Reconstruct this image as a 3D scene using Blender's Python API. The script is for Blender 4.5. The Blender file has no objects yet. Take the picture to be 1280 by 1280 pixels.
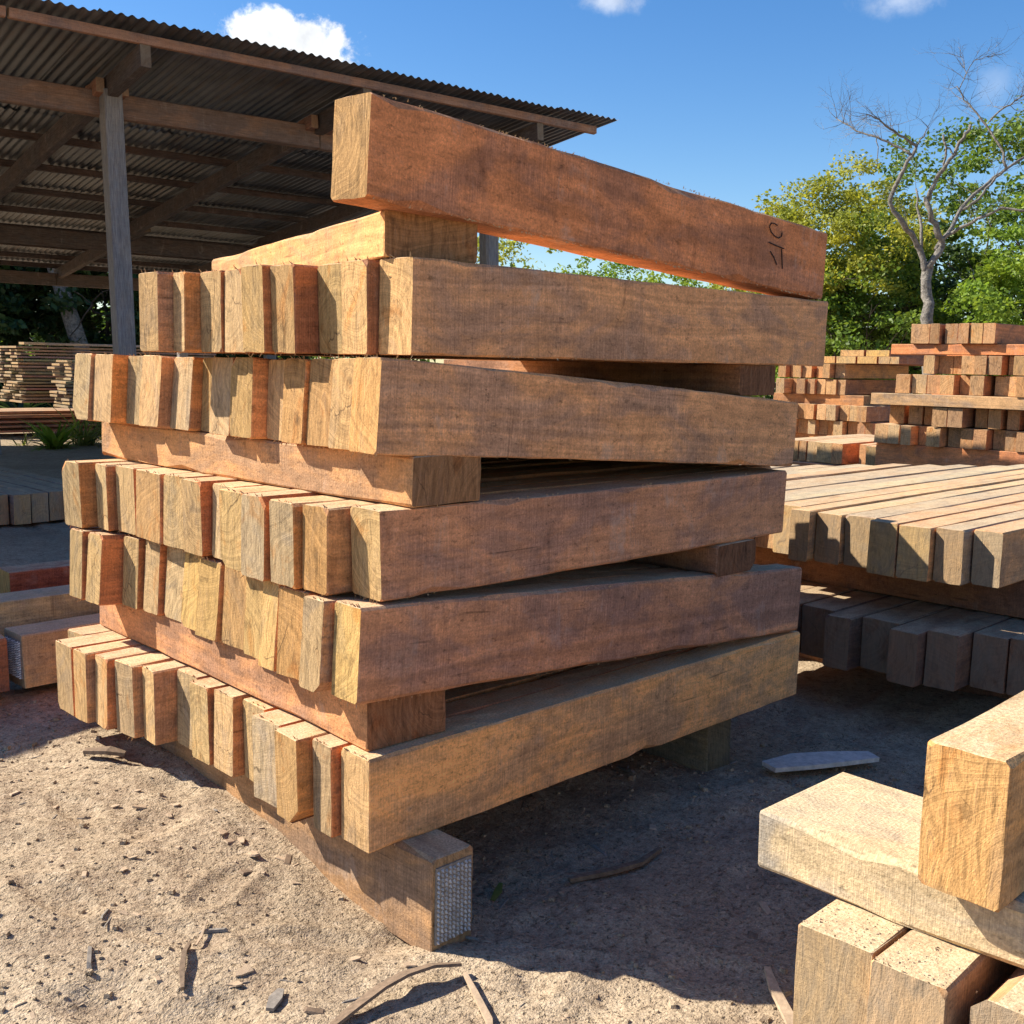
import bpy, math, random
import numpy as np
from mathutils import Matrix, Vector

scene = bpy.context.scene
COL = scene.collection

# ------------------------------------------------------------------ camera
cam_data = bpy.data.cameras.new('camera')
cam = bpy.data.objects.new('camera', cam_data)
COL.objects.link(cam)
cam_data.sensor_width = 36.0
cam_data.lens = 37.72
cam_data.clip_start = 0.05
cam_data.clip_end = 1000.0
cam.matrix_world = Matrix(((0.71402, 0.08141, -0.69538, -1.5033),
                           (-0.69986, 0.11050, -0.70568, -1.9969),
                           (0.01939, 0.99054, 0.13588, 1.4192),
                           (0, 0, 0, 1)))
scene.camera = cam

# ------------------------------------------------------------------ sun, sky, exposure
LIGHT_DIR = Vector((0.70, -1.02, -1.0)).normalized()
SUN_ELEV = math.asin(-LIGHT_DIR.z)
SUN_ROT = math.atan2(-LIGHT_DIR.x, -LIGHT_DIR.y)
sun_data = bpy.data.lights.new('sun', 'SUN')
sun_data.energy = 5.0
sun_data.angle = math.radians(0.53)
sun_data.color = (1.0, 0.92, 0.78)
sun = bpy.data.objects.new('sun', sun_data)
sun.rotation_euler = LIGHT_DIR.to_track_quat('-Z', 'Y').to_euler()
sun.location = (-10, 16, 16)
COL.objects.link(sun)

scene.cycles.max_bounces = 6
scene.cycles.diffuse_bounces = 3
scene.cycles.glossy_bounces = 2
scene.cycles.transmission_bounces = 3

world = bpy.data.worlds.new('World')
scene.world = world
world.use_nodes = True
SKY_STRENGTH = 0.088
scene.view_settings.view_transform = 'Standard'
scene.view_settings.look = 'None'
scene.view_settings.gamma = 1.0
scene.view_settings.use_curve_mapping = False
scene.view_settings.exposure = 0.95


class NT:
    """small helper to wire node trees"""
    def __init__(self, tree):
        self.t = tree
        self.n = tree.nodes
        self.l = tree.links

    def new(self, kind, **kw):
        nd = self.n.new(kind)
        for k, v in kw.items():
            setattr(nd, k, v)
        return nd

    def put(self, sock, val):
        if val is None:
            return
        if isinstance(val, bpy.types.NodeSocket):
            self.l.new(val, sock)
        else:
            sock.default_value = val

    def math(self, op, a, b=None, c=None, clamp=False):
        nd = self.new('ShaderNodeMath', operation=op, use_clamp=clamp)
        for i, v in enumerate((a, b, c)):
            if v is not None:
                self.put(nd.inputs[i], v)
        return nd.outputs[0]

    def vmath(self, op, a, b=None, out=0):
        nd = self.new('ShaderNodeVectorMath', operation=op)
        self.put(nd.inputs[0], a)
        if b is not None:
            if op == 'SCALE':
                self.put(nd.inputs['Scale'], b)
            else:
                self.put(nd.inputs[1], b)
        return nd.outputs['Value'] if op in ('LENGTH', 'DOT_PRODUCT', 'DISTANCE') else nd.outputs[0]

    def noise(self, vec, scale, detail=3.0, rough=0.55, dist=0.0, dim='3D', w=None):
        nd = self.new('ShaderNodeTexNoise', noise_dimensions=dim)
        if dim != '1D' and vec is not None:
            self.put(nd.inputs['Vector'], vec)
        if w is not None:
            self.put(nd.inputs['W'], w)
        nd.inputs['Scale'].default_value = scale
        nd.inputs['Detail'].default_value = detail
        nd.inputs['Roughness'].default_value = rough
        nd.inputs['Distortion'].default_value = dist
        return nd.outputs['Fac']

    def range(self, v, a, b, c=0.0, d=1.0, smooth=False):
        nd = self.new('ShaderNodeMapRange', interpolation_type='SMOOTHSTEP' if smooth else 'LINEAR')
        self.put(nd.inputs['Value'], v)
        for nm, x in (('From Min', a), ('From Max', b), ('To Min', c), ('To Max', d)):
            self.put(nd.inputs[nm], x)
        return nd.outputs['Result']

    def mix(self, fac, a, b, blend='MIX'):
        nd = self.new('ShaderNodeMix', data_type='RGBA', blend_type=blend)
        nd.clamp_factor = True
        self.put(nd.inputs[0], fac)
        self.put(nd.inputs[6], a)
        self.put(nd.inputs[7], b)
        return nd.outputs[2]

    def ramp(self, fac, stops, interp='LINEAR'):
        nd = self.new('ShaderNodeValToRGB')
        cr = nd.color_ramp
        cr.interpolation = interp
        while len(cr.elements) < len(stops):
            cr.elements.new(0.5)
        for e, (p, c) in zip(cr.elements, stops):
            e.position = p
            e.color = (*c, 1.0) if len(c) == 3 else c
        self.put(nd.inputs[0], fac)
        return nd.outputs[0]

    def sep(self, v):
        nd = self.new('ShaderNodeSeparateXYZ')
        self.put(nd.inputs[0], v)
        return nd.outputs

    def comb(self, x, y, z):
        nd = self.new('ShaderNodeCombineXYZ')
        for i, v in enumerate((x, y, z)):
            self.put(nd.inputs[i], v)
        return nd.outputs[0]


def build_world():
    w = NT(world.node_tree)
    w.n.clear()
    out = w.new('ShaderNodeOutputWorld')
    bg = w.new('ShaderNodeBackground')
    bg.inputs['Strength'].default_value = SKY_STRENGTH
    sky = w.new('ShaderNodeTexSky', sky_type='NISHITA')
    sky.sun_disc = False
    sky.sun_elevation = SUN_ELEV
    sky.sun_rotation = SUN_ROT % (2 * math.pi)
    sky.altitude = 50.0
    sky.air_density = 1.0
    sky.dust_density = 0.3
    sky.ozone_density = 2.2
    d = w.vmath('NORMALIZE', w.new('ShaderNodeTexCoord').outputs['Generated'])
    puff = w.noise(d, 26.0, 8.0, 0.62, 0.3)
    puff2 = w.noise(d, 75.0, 5.0, 0.6, 0.2)
    pert = w.math('ADD', w.math('MULTIPLY', w.math('SUBTRACT', puff, 0.5), 2.3),
                  w.math('MULTIPLY', w.math('SUBTRACT', puff2, 0.5), 0.7))
    total = None
    # (direction, half width, half height, softness, density)
    for c, hw, hh, soft, dens in (((0.524, 0.808, 0.266), 0.054, 0.020, 0.30, 1.0),
                                  ((0.508, 0.822, 0.259), 0.034, 0.014, 0.30, 1.0),
                                  ((0.717, 0.627, 0.305), 0.024, 0.010, 0.9, 0.55),
                                  ((0.852, 0.434, 0.294), 0.028, 0.011, 0.9, 0.40),
                                  ((0.900, 0.372, 0.229), 0.016, 0.016, 0.9, 0.16),
                                  ((-0.55, 0.60, 0.42), 0.10, 0.04, 0.4, 0.9),
                                  ((0.20, -0.85, 0.40), 0.12, 0.05, 0.4, 0.9),
                                  ((-0.80, -0.30, 0.35), 0.09, 0.04, 0.4, 0.9)):
        c = Vector(c).normalized()
        rt = Vector((c.y, -c.x, 0)).normalized()
        up = rt.cross(c).normalized()
        q = w.vmath('SUBTRACT', d, tuple(c))
        a = w.math('DIVIDE', w.vmath('DOT_PRODUCT', q, tuple(rt)), hw)
        b = w.math('DIVIDE', w.vmath('DOT_PRODUCT', q, tuple(up)), hh)
        e = w.math('SQRT', w.math('ADD', w.math('MULTIPLY', a, a), w.math('MULTIPLY', b, b)))
        e = w.math('SUBTRACT', e, pert)
        m = w.range(e, 1.0 + soft * 0.5, 1.0 - soft, 0.0, dens, True)
        total = m if total is None else w.math('MAXIMUM', total, m)
    shade = w.range(w.noise(d, 40.0, 4.0, 0.6), 0.3, 0.7, 5.4, 7.6)
    cloud = w.comb(w.math('MULTIPLY', shade, 0.97), w.math('MULTIPLY', shade, 1.0), w.math('MULTIPLY', shade, 1.04))
    hs = w.new('ShaderNodeHueSaturation')
    hs.inputs['Saturation'].default_value = 1.34
    hs.inputs['Hue'].default_value = 0.507
    hs.inputs['Value'].default_value = 1.0
    w.l.new(sky.outputs[0], hs.inputs['Color'])
    col = w.mix(total, hs.outputs[0], cloud)
    w.l.new(col, bg.inputs['Color'])
    w.l.new(bg.outputs[0], out.inputs['Surface'])


build_world()


# ------------------------------------------------------------------ materials
def mat_new(name):
    m = bpy.data.materials.new(name)
    m.use_nodes = True
    t = NT(m.node_tree)
    t.n.clear()
    out = t.new('ShaderNodeOutputMaterial')
    bsdf = t.new('ShaderNodeBsdfPrincipled')
    t.l.new(bsdf.outputs[0], out.inputs['Surface'])
    return m, t, bsdf, out


def wood_common(t):
    tc = t.new('ShaderNodeTexCoord').outputs['Object']
    oi = t.new('ShaderNodeObjectInfo')
    rnd = oi.outputs['Random']
    wn = t.new('ShaderNodeTexWhiteNoise', noise_dimensions='1D')
    t.put(wn.inputs['W'], t.math('MULTIPLY', rnd, 91.7))
    wr = t.new('ShaderNodeSeparateColor')
    t.l.new(wn.outputs['Color'], wr.inputs[0])
    r1, r2, r3 = wr.outputs[0], wr.outputs[1], wr.outputs[2]
    off = t.comb(t.math('MULTIPLY', r1, 31.0), t.math('MULTIPLY', r2, 17.0), t.math('MULTIPLY', r3, 23.0))
    p = t.vmath('ADD', tc, off)
    s = t.sep(tc)
    # growth rings about a pith somewhere near the section
    wc = t.new('ShaderNodeTexNoise')
    t.put(wc.inputs['Vector'], t.vmath('MULTIPLY', p, (1.3, 6.0, 6.0)))
    wc.inputs['Scale'].default_value = 1.0
    wc.inputs['Detail'].default_value = 1.0
    ws = t.new('ShaderNodeSeparateColor')
    t.l.new(wc.outputs['Color'], ws.inputs[0])
    w1 = t.math('MULTIPLY_ADD', ws.outputs[0], 0.10, -0.05)
    w2 = t.math('MULTIPLY_ADD', ws.outputs[1], 0.10, -0.05)
    ry = t.math('ADD', t.math('SUBTRACT', s[1], t.range(r1, 0, 1, -0.10, 0.22)), w1)
    rz = t.math('ADD', t.math('SUBTRACT', s[2], t.range(r2, 0, 1, -0.10, 0.32)), w2)
    rad = t.math('SQRT', t.math('ADD', t.math('MULTIPLY', ry, ry), t.math('MULTIPLY', rz, rz)))
    ringw = t.math('MULTIPLY_ADD', rnd, 5.0, rad)
    return tc, oi, p, ringw, w1, r3


def make_wood(name, weather=0.0, dusty=0.5):
    """sawn faces: blotchy heartwood, kerf marks across, faint figure along; dust on upward faces"""
    m, t, bsdf, out = mat_new(name)
    tc, oi, p, ringw, w1, r3 = wood_common(t)
    ocol = oi.outputs['Color']
    ring_b = t.noise(None, 60.0, 1.0, 0.6, 0.0, '1D', ringw)
    fib = t.noise(t.vmath('MULTIPLY', p, (9.0, 150.0, 150.0)), 1.0, 2.0, 0.6)
    kn = t.noise(t.vmath('MULTIPLY', p, (330.0, 7.0, 7.0)), 1.0, 2.0, 0.75, 0.3)
    blot = t.noise(t.vmath('MULTIPLY', p, (2.6, 5.5, 5.5)), 1.0, 4.0, 0.66, 0.7)
    blot2 = t.noise(t.vmath('MULTIPLY', p, (9.0, 15.0, 15.0)), 1.0, 5.0, 0.70, 0.5)
    stn = t.noise(t.vmath('MULTIPLY', t.vmath('ADD', p, (4.0, 7.0, 1.0)), (7.0, 3.0, 3.0)), 1.0, 4.0, 0.72, 0.9)
    speck = t.noise(p, 170.0, 2.0, 0.65)
    geo = t.new('ShaderNodeNewGeometry')
    nw = t.sep(geo.outputs['True Normal'])
    top = t.range(nw[2], 0.7, 0.92)
    f = t.range(ring_b, 0.3, 0.7, 0.86, 1.10)
    f = t.math('MULTIPLY', f, t.range(fib, 0.3, 0.7, 0.92, 1.07))
    kmask = t.range(blot, 0.36, 0.60, 0.14, 0.46)
    f = t.math('MULTIPLY', f, t.math('MULTIPLY_ADD', t.math('SUBTRACT', kn, 0.5), t.math('MULTIPLY', kmask, 2.6), 1.0))
    f = t.math('MULTIPLY', f, t.range(blot2, 0.28, 0.72, 0.78, 1.22))
    f = t.math('MULTIPLY', f, t.range(speck, 0.3, 0.7, 0.78, 1.20))
    fleck = t.noise(t.vmath('MULTIPLY', p, (38.0, 70.0, 70.0)), 1.0, 4.0, 0.72)
    f = t.math('MULTIPLY', f, t.range(fleck, 0.30, 0.45, 1.18, 1.0))
    f = t.math('MULTIPLY', f, t.range(fleck, 0.58, 0.70, 1.0, 0.52))
    split = t.noise(t.vmath('MULTIPLY', p, (2.6, 55.0, 55.0)), 1.0, 2.0, 0.5, 0.3)
    f = t.math('MULTIPLY', f, t.range(split, 0.71, 0.76, 1.0, 0.55))
    side = t.mix(1.0, ocol, t.comb(f, f, f), 'MULTIPLY')
    # fresh orange patches against greyer, oxidised ones
    side = t.mix(t.range(blot, 0.40, 0.62, 0.0, 1.0, True), t.mix(1.0, side, (1.16, 0.98, 0.80, 1), 'MULTIPLY'),
                 t.mix(1.0, side, (0.74, 0.71, 0.77, 1), 'MULTIPLY'))
    pale = t.math('MULTIPLY', t.range(stn, 0.30, 0.42, 0.50, 0.0), t.range(blot2, 0.40, 0.62, 0.0, 1.0))
    side = t.mix(pale, side, (0.46, 0.36, 0.29, 1))
    side = t.mix(t.range(stn, 0.61, 0.73, 0.0, 0.50), side, t.mix(1.0, side, (0.36, 0.32, 0.32, 1), 'MULTIPLY'))
    dn = t.math('MULTIPLY', top, t.range(blot2, 0.30, 0.58, 0.35, 1.0))
    dust = t.math('MULTIPLY', dn, dusty)
    dcol = t.mix(t.range(speck, 0.35, 0.65), (0.46, 0.35, 0.21, 1), (0.74, 0.59, 0.37, 1))
    col = t.mix(dust, side, dcol)
    if weather > 0:
        wf = t.range(blot2, 0.25, 0.7, weather * 0.5, weather)
        col = t.mix(wf, col, t.mix(t.range(fib, 0.3, 0.7), (0.12, 0.12, 0.125, 1), (0.28, 0.28, 0.28, 1)))
    t.put(bsdf.inputs['Base Color'], col)
    bsdf.inputs['Roughness'].default_value = 0.85
    bsdf.inputs['Specular IOR Level'].default_value = 0.2
    h = t.math('ADD', t.math('MULTIPLY', kn, 0.40), t.math('MULTIPLY', fib, 0.25))
    h = t.math('MULTIPLY_ADD', speck, 0.6, h)
    bp = t.new('ShaderNodeBump')
    bp.inputs['Strength'].default_value = 0.8
    bp.inputs['Distance'].default_value = 0.0035
    t.put(bp.inputs['Height'], h)
    t.put(bsdf.inputs['Normal'], bp.outputs[0])
    return m


def make_endgrain(name, weather=0.0, heart=False):
    """cross-cut ends: rings, torn vertical fibres, grey and red heart patches, a few drying checks"""
    m, t, bsdf, out = mat_new(name)
    tc, oi, p, ringw, w1, r3 = wood_common(t)
    rnd = oi.outputs['Random']
    ring_b = t.noise(None, 85.0, 1.0, 0.6, 0.0, '1D', ringw)
    ring_f = t.noise(None, 400.0, 1.0, 0.6, 0.0, '1D', ringw)
    speck = t.noise(p, 210.0, 2.0, 0.65)
    evert = t.noise(t.vmath('MULTIPLY', p, (1.0, 46.0, 8.0)), 1.0, 4.0, 0.68, 1.8)
    ediag = t.noise(t.vmath('MULTIPLY', p, (1.0, 9.0, 5.0)), 1.0, 4.0, 0.62, 1.2)
    ebase = t.ramp(rnd, [(0.0, (0.66, 0.42, 0.20)), (0.18, (0.61, 0.44, 0.28)), (0.36, (0.67, 0.41, 0.22)),
                         (0.52, (0.68, 0.44, 0.19)), (0.68, (0.58, 0.43, 0.30)), (0.84, (0.67, 0.37, 0.16)),
                         (1.0, (0.63, 0.43, 0.25))])
    oc = t.mix(1.0, oi.outputs['Color'], (1.05, 1.05, 1.0, 1), 'MULTIPLY')
    if heart:
        oc = t.mix(1.0, oi.outputs['Color'], (0.62, 0.50, 0.44, 1), 'MULTIPLY')
    tone = t.range(r3, 0.0, 1.0, 0.78, 1.14)
    ebase = t.mix(1.0, ebase, t.comb(tone, tone, t.math('MULTIPLY', tone, 0.98)), 'MULTIPLY')
    ebase = t.mix(oi.outputs['Alpha'], oc, t.mix(1.0, ebase, (0.86, 0.84, 0.72, 1), 'MULTIPLY'))
    g = t.range(ring_b, 0.3, 0.7, 0.84, 1.10)
    g = t.math('MULTIPLY', g, t.range(ring_f, 0.3, 0.7, 0.86, 1.10))
    g = t.math('MULTIPLY', g, t.range(evert, 0.3, 0.7, 0.52, 1.30))
    g = t.math('MULTIPLY', g, t.range(speck, 0.3, 0.7, 0.86, 1.12))
    endc = t.mix(1.0, ebase, t.comb(g, g, g), 'MULTIPLY')
    endc = t.mix(t.range(ediag, 0.50, 0.68, 0.0, 0.75, True), endc, t.mix(1.0, endc, (0.74, 0.80, 0.98, 1), 'MULTIPLY'))
    endc = t.mix(t.range(ediag, 0.30, 0.44, 0.75, 0.0, True), endc, t.mix(1.0, endc, (0.95, 0.72, 0.52, 1), 'MULTIPLY'))
    endc = t.mix(t.range(evert, 0.57, 0.68, 0.0, 0.60), endc, (0.17, 0.105, 0.06, 1))
    endc = t.mix(t.range(t.noise(p, 13.0, 4.0, 0.7), 0.56, 0.68, 0.0, 0.55), endc, t.mix(1.0, endc, (0.42, 0.42, 0.46, 1), 'MULTIPLY'))
    chk = t.new('ShaderNodeTexVoronoi', feature='DISTANCE_TO_EDGE')
    t.put(chk.inputs['Vector'], t.vmath('ADD', t.vmath('MULTIPLY', p, (0.0, 8.0, 4.0)), t.comb(0.0, t.math('MULTIPLY', w1, 9.0), t.math('MULTIPLY', ediag, 0.5))))
    chk.inputs['Scale'].default_value = 1.0
    crack = t.math('MULTIPLY', t.range(chk.outputs['Distance'], 0.0, 0.011, 1.0, 0.0), t.range(t.noise(p, 7.0, 1.0, 0.5), 0.57, 0.63))
    endc = t.mix(t.math('MULTIPLY', crack, 0.8), endc, (0.05, 0.03, 0.018, 1))
    if weather > 0:
        endc = t.mix(t.range(ediag, 0.25, 0.7, weather * 0.3, weather), endc, (0.33, 0.265, 0.19, 1))
    t.put(bsdf.inputs['Base Color'], endc)
    bsdf.inputs['Roughness'].default_value = 0.88
    bsdf.inputs['Specular IOR Level'].default_value = 0.15
    h = t.math('ADD', t.math('MULTIPLY', evert, 1.1), t.math('MULTIPLY', ring_f, 0.12))
    h = t.math('MULTIPLY_ADD', speck, 0.5, h)
    bp = t.new('ShaderNodeBump')
    bp.inputs['Strength'].default_value = 0.8
    bp.inputs['Distance'].default_value = 0.003
    t.put(bp.inputs['Height'], h)
    t.put(bsdf.inputs['Normal'], bp.outputs[0])
    return m


WOOD = make_wood('sawn_hardwood', 0.0, 0.82)
WOOD_DUSTY = make_wood('dusty_hardwood', 0.10, 0.62)
WOOD_SAWDUST = make_wood('sawdust_covered', 0.0, 0.95)
WOOD_GREY = make_wood('weathered_post', 0.9, 0.2)
WOOD_SHED = make_wood('shed_timber', 0.38, 0.2)
END = make_endgrain('end_grain')
END_HEART = make_endgrain('heartwood_end', 0.0, True)
END_OLD = make_endgrain('weathered_end_grain', 0.6)
END_OF = {WOOD: END, WOOD_SAWDUST: END_OLD, WOOD_DUSTY: END_OLD, WOOD_GREY: END_OLD, WOOD_SHED: END_OLD}


def make_plain(name, col, rough=0.8, metal=0.0, var=0.25, scale=30.0, bump=0.3, dist=0.003):
    m, t, bsdf, out = mat_new(name)
    tc = t.new('ShaderNodeTexCoord').outputs['Object']
    n = t.noise(tc, scale, 5.0, 0.65)
    f = t.range(n, 0.25, 0.75, 1 - var, 1 + var)
    t.put(bsdf.inputs['Base Color'], t.mix(1.0, (*col, 1), t.comb(f, f, f), 'MULTIPLY'))
    bsdf.inputs['Roughness'].default_value = rough
    bsdf.inputs['Metallic'].default_value = metal
    bsdf.inputs['Specular IOR Level'].default_value = 0.3
    bp = t.new('ShaderNodeBump')
    bp.inputs['Strength'].default_value = bump
    bp.inputs['Distance'].default_value = dist
    t.put(bp.inputs['Height'], n)
    t.put(bsdf.inputs['Normal'], bp.outputs[0])
    return m


MARKER = make_plain('marker_ink', (0.02, 0.012, 0.010), 0.7, var=0.4, scale=300)
PLATE = make_plain('galvanised_plate', (0.66, 0.65, 0.62), 0.5, 0.35, 0.5, 45.0)
PLATE_DARK = make_plain('plate_recess', (0.26, 0.25, 0.235), 0.6, 0.3, 0.5, 90.0)
BARK = make_plain('bare_bark', (0.20, 0.18, 0.155), 0.9, 0, 0.7, 16.0, 1.0, 0.05)
BARK_DARK = make_plain('dark_bark', (0.075, 0.058, 0.045), 0.9, 0, 0.5, 9.0, 0.8, 0.03)
STRIP = make_plain('bark_strip', (0.20, 0.14, 0.095), 0.9, 0, 0.45, 60.0, 0.6)
CHIP = make_plain('wood_chip', (0.46, 0.34, 0.23), 0.85, 0, 0.3, 60.0, 0.5)
CHIP_GREY = make_plain('grey_chip', (0.24, 0.21, 0.18), 0.9, 0, 0.35, 60.0, 0.6)
OFFCUT = make_plain('pale_offcut', (0.62, 0.56, 0.50), 0.9, 0, 0.3, 40.0, 0.6)
SPLINTER = make_plain('splinter', (0.50, 0.33, 0.18), 0.85, 0, 0.3, 200.0, 0.3)


def make_sheet():
    m, t, bsdf, out = mat_new('corrugated_iron')
    tc = t.new('ShaderNodeTexCoord').outputs['Object']
    oi = t.new('ShaderNodeObjectInfo')
    p = t.vmath('ADD', tc, t.vmath('SCALE', t.comb(13.0, 7.0, 3.0), oi.outputs['Random']))
    st = t.noise(t.vmath('MULTIPLY', p, (24.0, 1.6, 1.0)), 1.0, 5.0, 0.65)
    bl = t.noise(t.vmath('MULTIPLY', p, (3.0, 1.8, 1.0)), 1.0, 5.0, 0.65, 0.4)
    base = t.mix(t.range(bl, 0.3, 0.7), (0.11, 0.115, 0.125, 1), (0.26, 0.26, 0.265, 1))
    base = t.mix(t.range(st, 0.52, 0.74, 0.0, 0.7), base, (0.17, 0.095, 0.055, 1))
    tone = t.range(oi.outputs['Random'], 0, 1, 0.7, 1.15)
    base = t.mix(1.0, base, t.comb(tone, tone, tone), 'MULTIPLY')
    t.put(bsdf.inputs['Base Color'], base)
    t.put(bsdf.inputs['Roughness'], t.range(bl, 0.3, 0.7, 0.35, 0.6))
    bsdf.inputs['Metallic'].default_value = 0.7
    return m


SHEET = make_sheet()


def make_leaf(name, dark, light, warm, transl=0.38):
    m, t, bsdf, out = mat_new(name)
    geo = t.new('ShaderNodeNewGeometry')
    r = geo.outputs['Random Per Island']
    tc = t.new('ShaderNodeTexCoord').outputs['Object']
    patch = t.noise(tc, 0.9, 2.0, 0.5)
    col = t.mix(r, (*dark, 1), (*light, 1))
    col = t.mix(t.range(patch, 0.45, 0.62, 0.0, 0.85), col, t.mix(0.6, col, (*warm, 1)))
    t.put(bsdf.inputs['Base Color'], col)
    bsdf.inputs['Roughness'].default_value = 0.5
    bsdf.inputs['Specular IOR Level'].default_value = 0.35
    tr = t.new('ShaderNodeBsdfTranslucent')
    t.put(tr.inputs['Color'], t.mix(0.5, col, t.mix(1.0, col, (1.5, 1.4, 0.5, 1), 'MULTIPLY')))
    mx = t.new('ShaderNodeMixShader')
    mx.inputs[0].default_value = transl
    t.l.new(bsdf.outputs[0], mx.inputs[1])
    t.l.new(tr.outputs[0], mx.inputs[2])
    t.l.new(mx.outputs[0], out.inputs['Surface'])
    return m


LEAF_GREEN = make_leaf('leaf_green', (0.06, 0.11, 0.018), (0.16, 0.26, 0.04), (0.22, 0.27, 0.035), 0.42)
LEAF_BRIGHT = make_leaf('leaf_bright', (0.10, 0.17, 0.02), (0.25, 0.38, 0.05), (0.34, 0.40, 0.045), 0.42)
LEAF_YELLOW = make_leaf('leaf_yellow', (0.17, 0.20, 0.03), (0.38, 0.41, 0.07), (0.50, 0.45, 0.05), 0.45)
LEAF_DARK = make_leaf('leaf_dark', (0.020, 0.045, 0.015), (0.055, 0.10, 0.030), (0.07, 0.11, 0.03))
GRASS = make_leaf('grass_blade', (0.11, 0.15, 0.03), (0.26, 0.30, 0.07), (0.36, 0.33, 0.13))


def make_soil():
    m, t, bsdf, out = mat_new('sandy_soil')
    tc = t.new('ShaderNodeTexCoord').outputs['Object']
    a = t.noise(tc, 1.1, 4.0, 0.6, 0.3)
    b = t.noise(tc, 8.0, 5.0, 0.68, 0.2)
    c = t.noise(tc, 42.0, 3.0, 0.7)
    d = t.noise(tc, 190.0, 2.0, 0.65)
    col = t.mix(t.range(a, 0.32, 0.66), (0.355, 0.268, 0.178, 1), (0.500, 0.392, 0.272, 1))
    col = t.mix(t.range(b, 0.46, 0.68, 0.0, 0.70), col, (0.285, 0.205, 0.140, 1))
    col = t.mix(t.range(c, 0.51, 0.70, 0.0, 0.80), col, (0.190, 0.135, 0.092, 1))
    col = t.mix(t.range(c, 0.28, 0.44, 0.45, 0.0), col, (0.640, 0.520, 0.390, 1))
    pit = t.noise(t.vmath('ADD', tc, (3.0, 1.0, 7.0)), 80.0, 3.0, 0.6)
    col = t.mix(t.range(pit, 0.62, 0.71, 0.0, 0.75), col, (0.085, 0.058, 0.036, 1))
    f = t.range(d, 0.28, 0.72, 0.66, 1.28)
    col = t.mix(1.0, col, t.comb(f, f, f), 'MULTIPLY')
    t.put(bsdf.inputs['Base Color'], col)
    bsdf.inputs['Roughness'].default_value = 0.95
    bsdf.inputs['Specular IOR Level'].default_value = 0.1
    h = t.math('MULTIPLY_ADD', d, 0.45, c)
    h = t.math('MULTIPLY_ADD', t.range(pit, 0.55, 0.70), -0.7, h)
    bp = t.new('ShaderNodeBump')
    bp.inputs['Strength'].default_value = 0.85
    bp.inputs['Distance'].default_value = 0.0095
    t.put(bp.inputs['Height'], h)
    t.put(bsdf.inputs['Normal'], bp.outputs[0])
    return m


SOIL = make_soil()

# ------------------------------------------------------------------ mesh helpers
RNG = np.random.default_rng(7)


def tag(o, label=None, cat=None, group=None, kind=None):
    if label:
        o['label'] = label
    if cat:
        o['category'] = cat
    if group:
        o['group'] = group
    if kind:
        o['kind'] = kind
    return o


def link(name, mesh, parent=None, mats=None):
    o = bpy.data.objects.new(name, mesh)
    COL.objects.link(o)
    if parent is not None:
        o.parent = parent
    if mats is not None and len(mesh.materials) == 0:
        mesh.materials.append(mats)
    return o


def empty(name, loc=(0, 0, 0), rz=0.0):
    o = bpy.data.objects.new(name, None)
    o.empty_display_size = 0.1
    COL.objects.link(o)
    o.location = loc
    o.rotation_euler = (0, 0, rz)
    return o


def pydata(name, v, f, mat=None, smooth=False):
    me = bpy.data.meshes.new(name)
    me.from_pydata([tuple(map(float, q)) for q in v], [], [tuple(map(int, q)) for q in f])
    if mat:
        me.materials.append(mat)
    if smooth:
        me.polygons.foreach_set('use_smooth', [True] * len(me.polygons))
    me.update()
    return me


def quads_mesh(name, V, mat, k=4):
    """V: (n,k,3) loose polygons, built fast"""
    n = V.shape[0]
    me = bpy.data.meshes.new(name)
    me.vertices.add(n * k)
    me.vertices.foreach_set('co', V.reshape(-1).astype(np.float32))
    me.loops.add(n * k)
    me.loops.foreach_set('vertex_index', np.arange(n * k, dtype=np.int32))
    me.polygons.add(n)
    me.polygons.foreach_set('loop_start', np.arange(n, dtype=np.int32) * k)
    me.polygons.foreach_set('loop_total', np.full(n, k, dtype=np.int32))
    me.materials.append(mat)
    me.update(calc_edges=True)
    return me


def tube(V, F, pts, radii, sides=7):
    """append a tapered tube through pts to lists V, F"""
    pts = [Vector(p) for p in pts]
    base = len(V)
    ref = Vector((0.31, 0.72, 0.62))
    n = len(pts)
    for i, p in enumerate(pts):
        d = (pts[min(i + 1, n - 1)] - pts[max(i - 1, 0)])
        d = d.normalized() if d.length > 1e-9 else Vector((0, 0, 1))
        a = d.cross(ref)
        if a.length < 1e-3:
            a = d.cross(Vector((1, 0, 0)))
        a.normalize()
        b = d.cross(a)
        for k in range(sides):
            th = 2 * math.pi * k / sides
            q = p + (a * math.cos(th) + b * math.sin(th)) * radii[i]
            V.append((q.x, q.y, q.z))
    for i in range(n - 1):
        for k in range(sides):
            k2 = (k + 1) % sides
            F.append((base + i * sides + k, base + i * sides + k2, base + (i + 1) * sides + k2, base + (i + 1) * sides + k))
    F.append(tuple(base + k for k in range(sides))[::-1])
    F.append(tuple(base + (n - 1) * sides + k for k in range(sides)))


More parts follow.
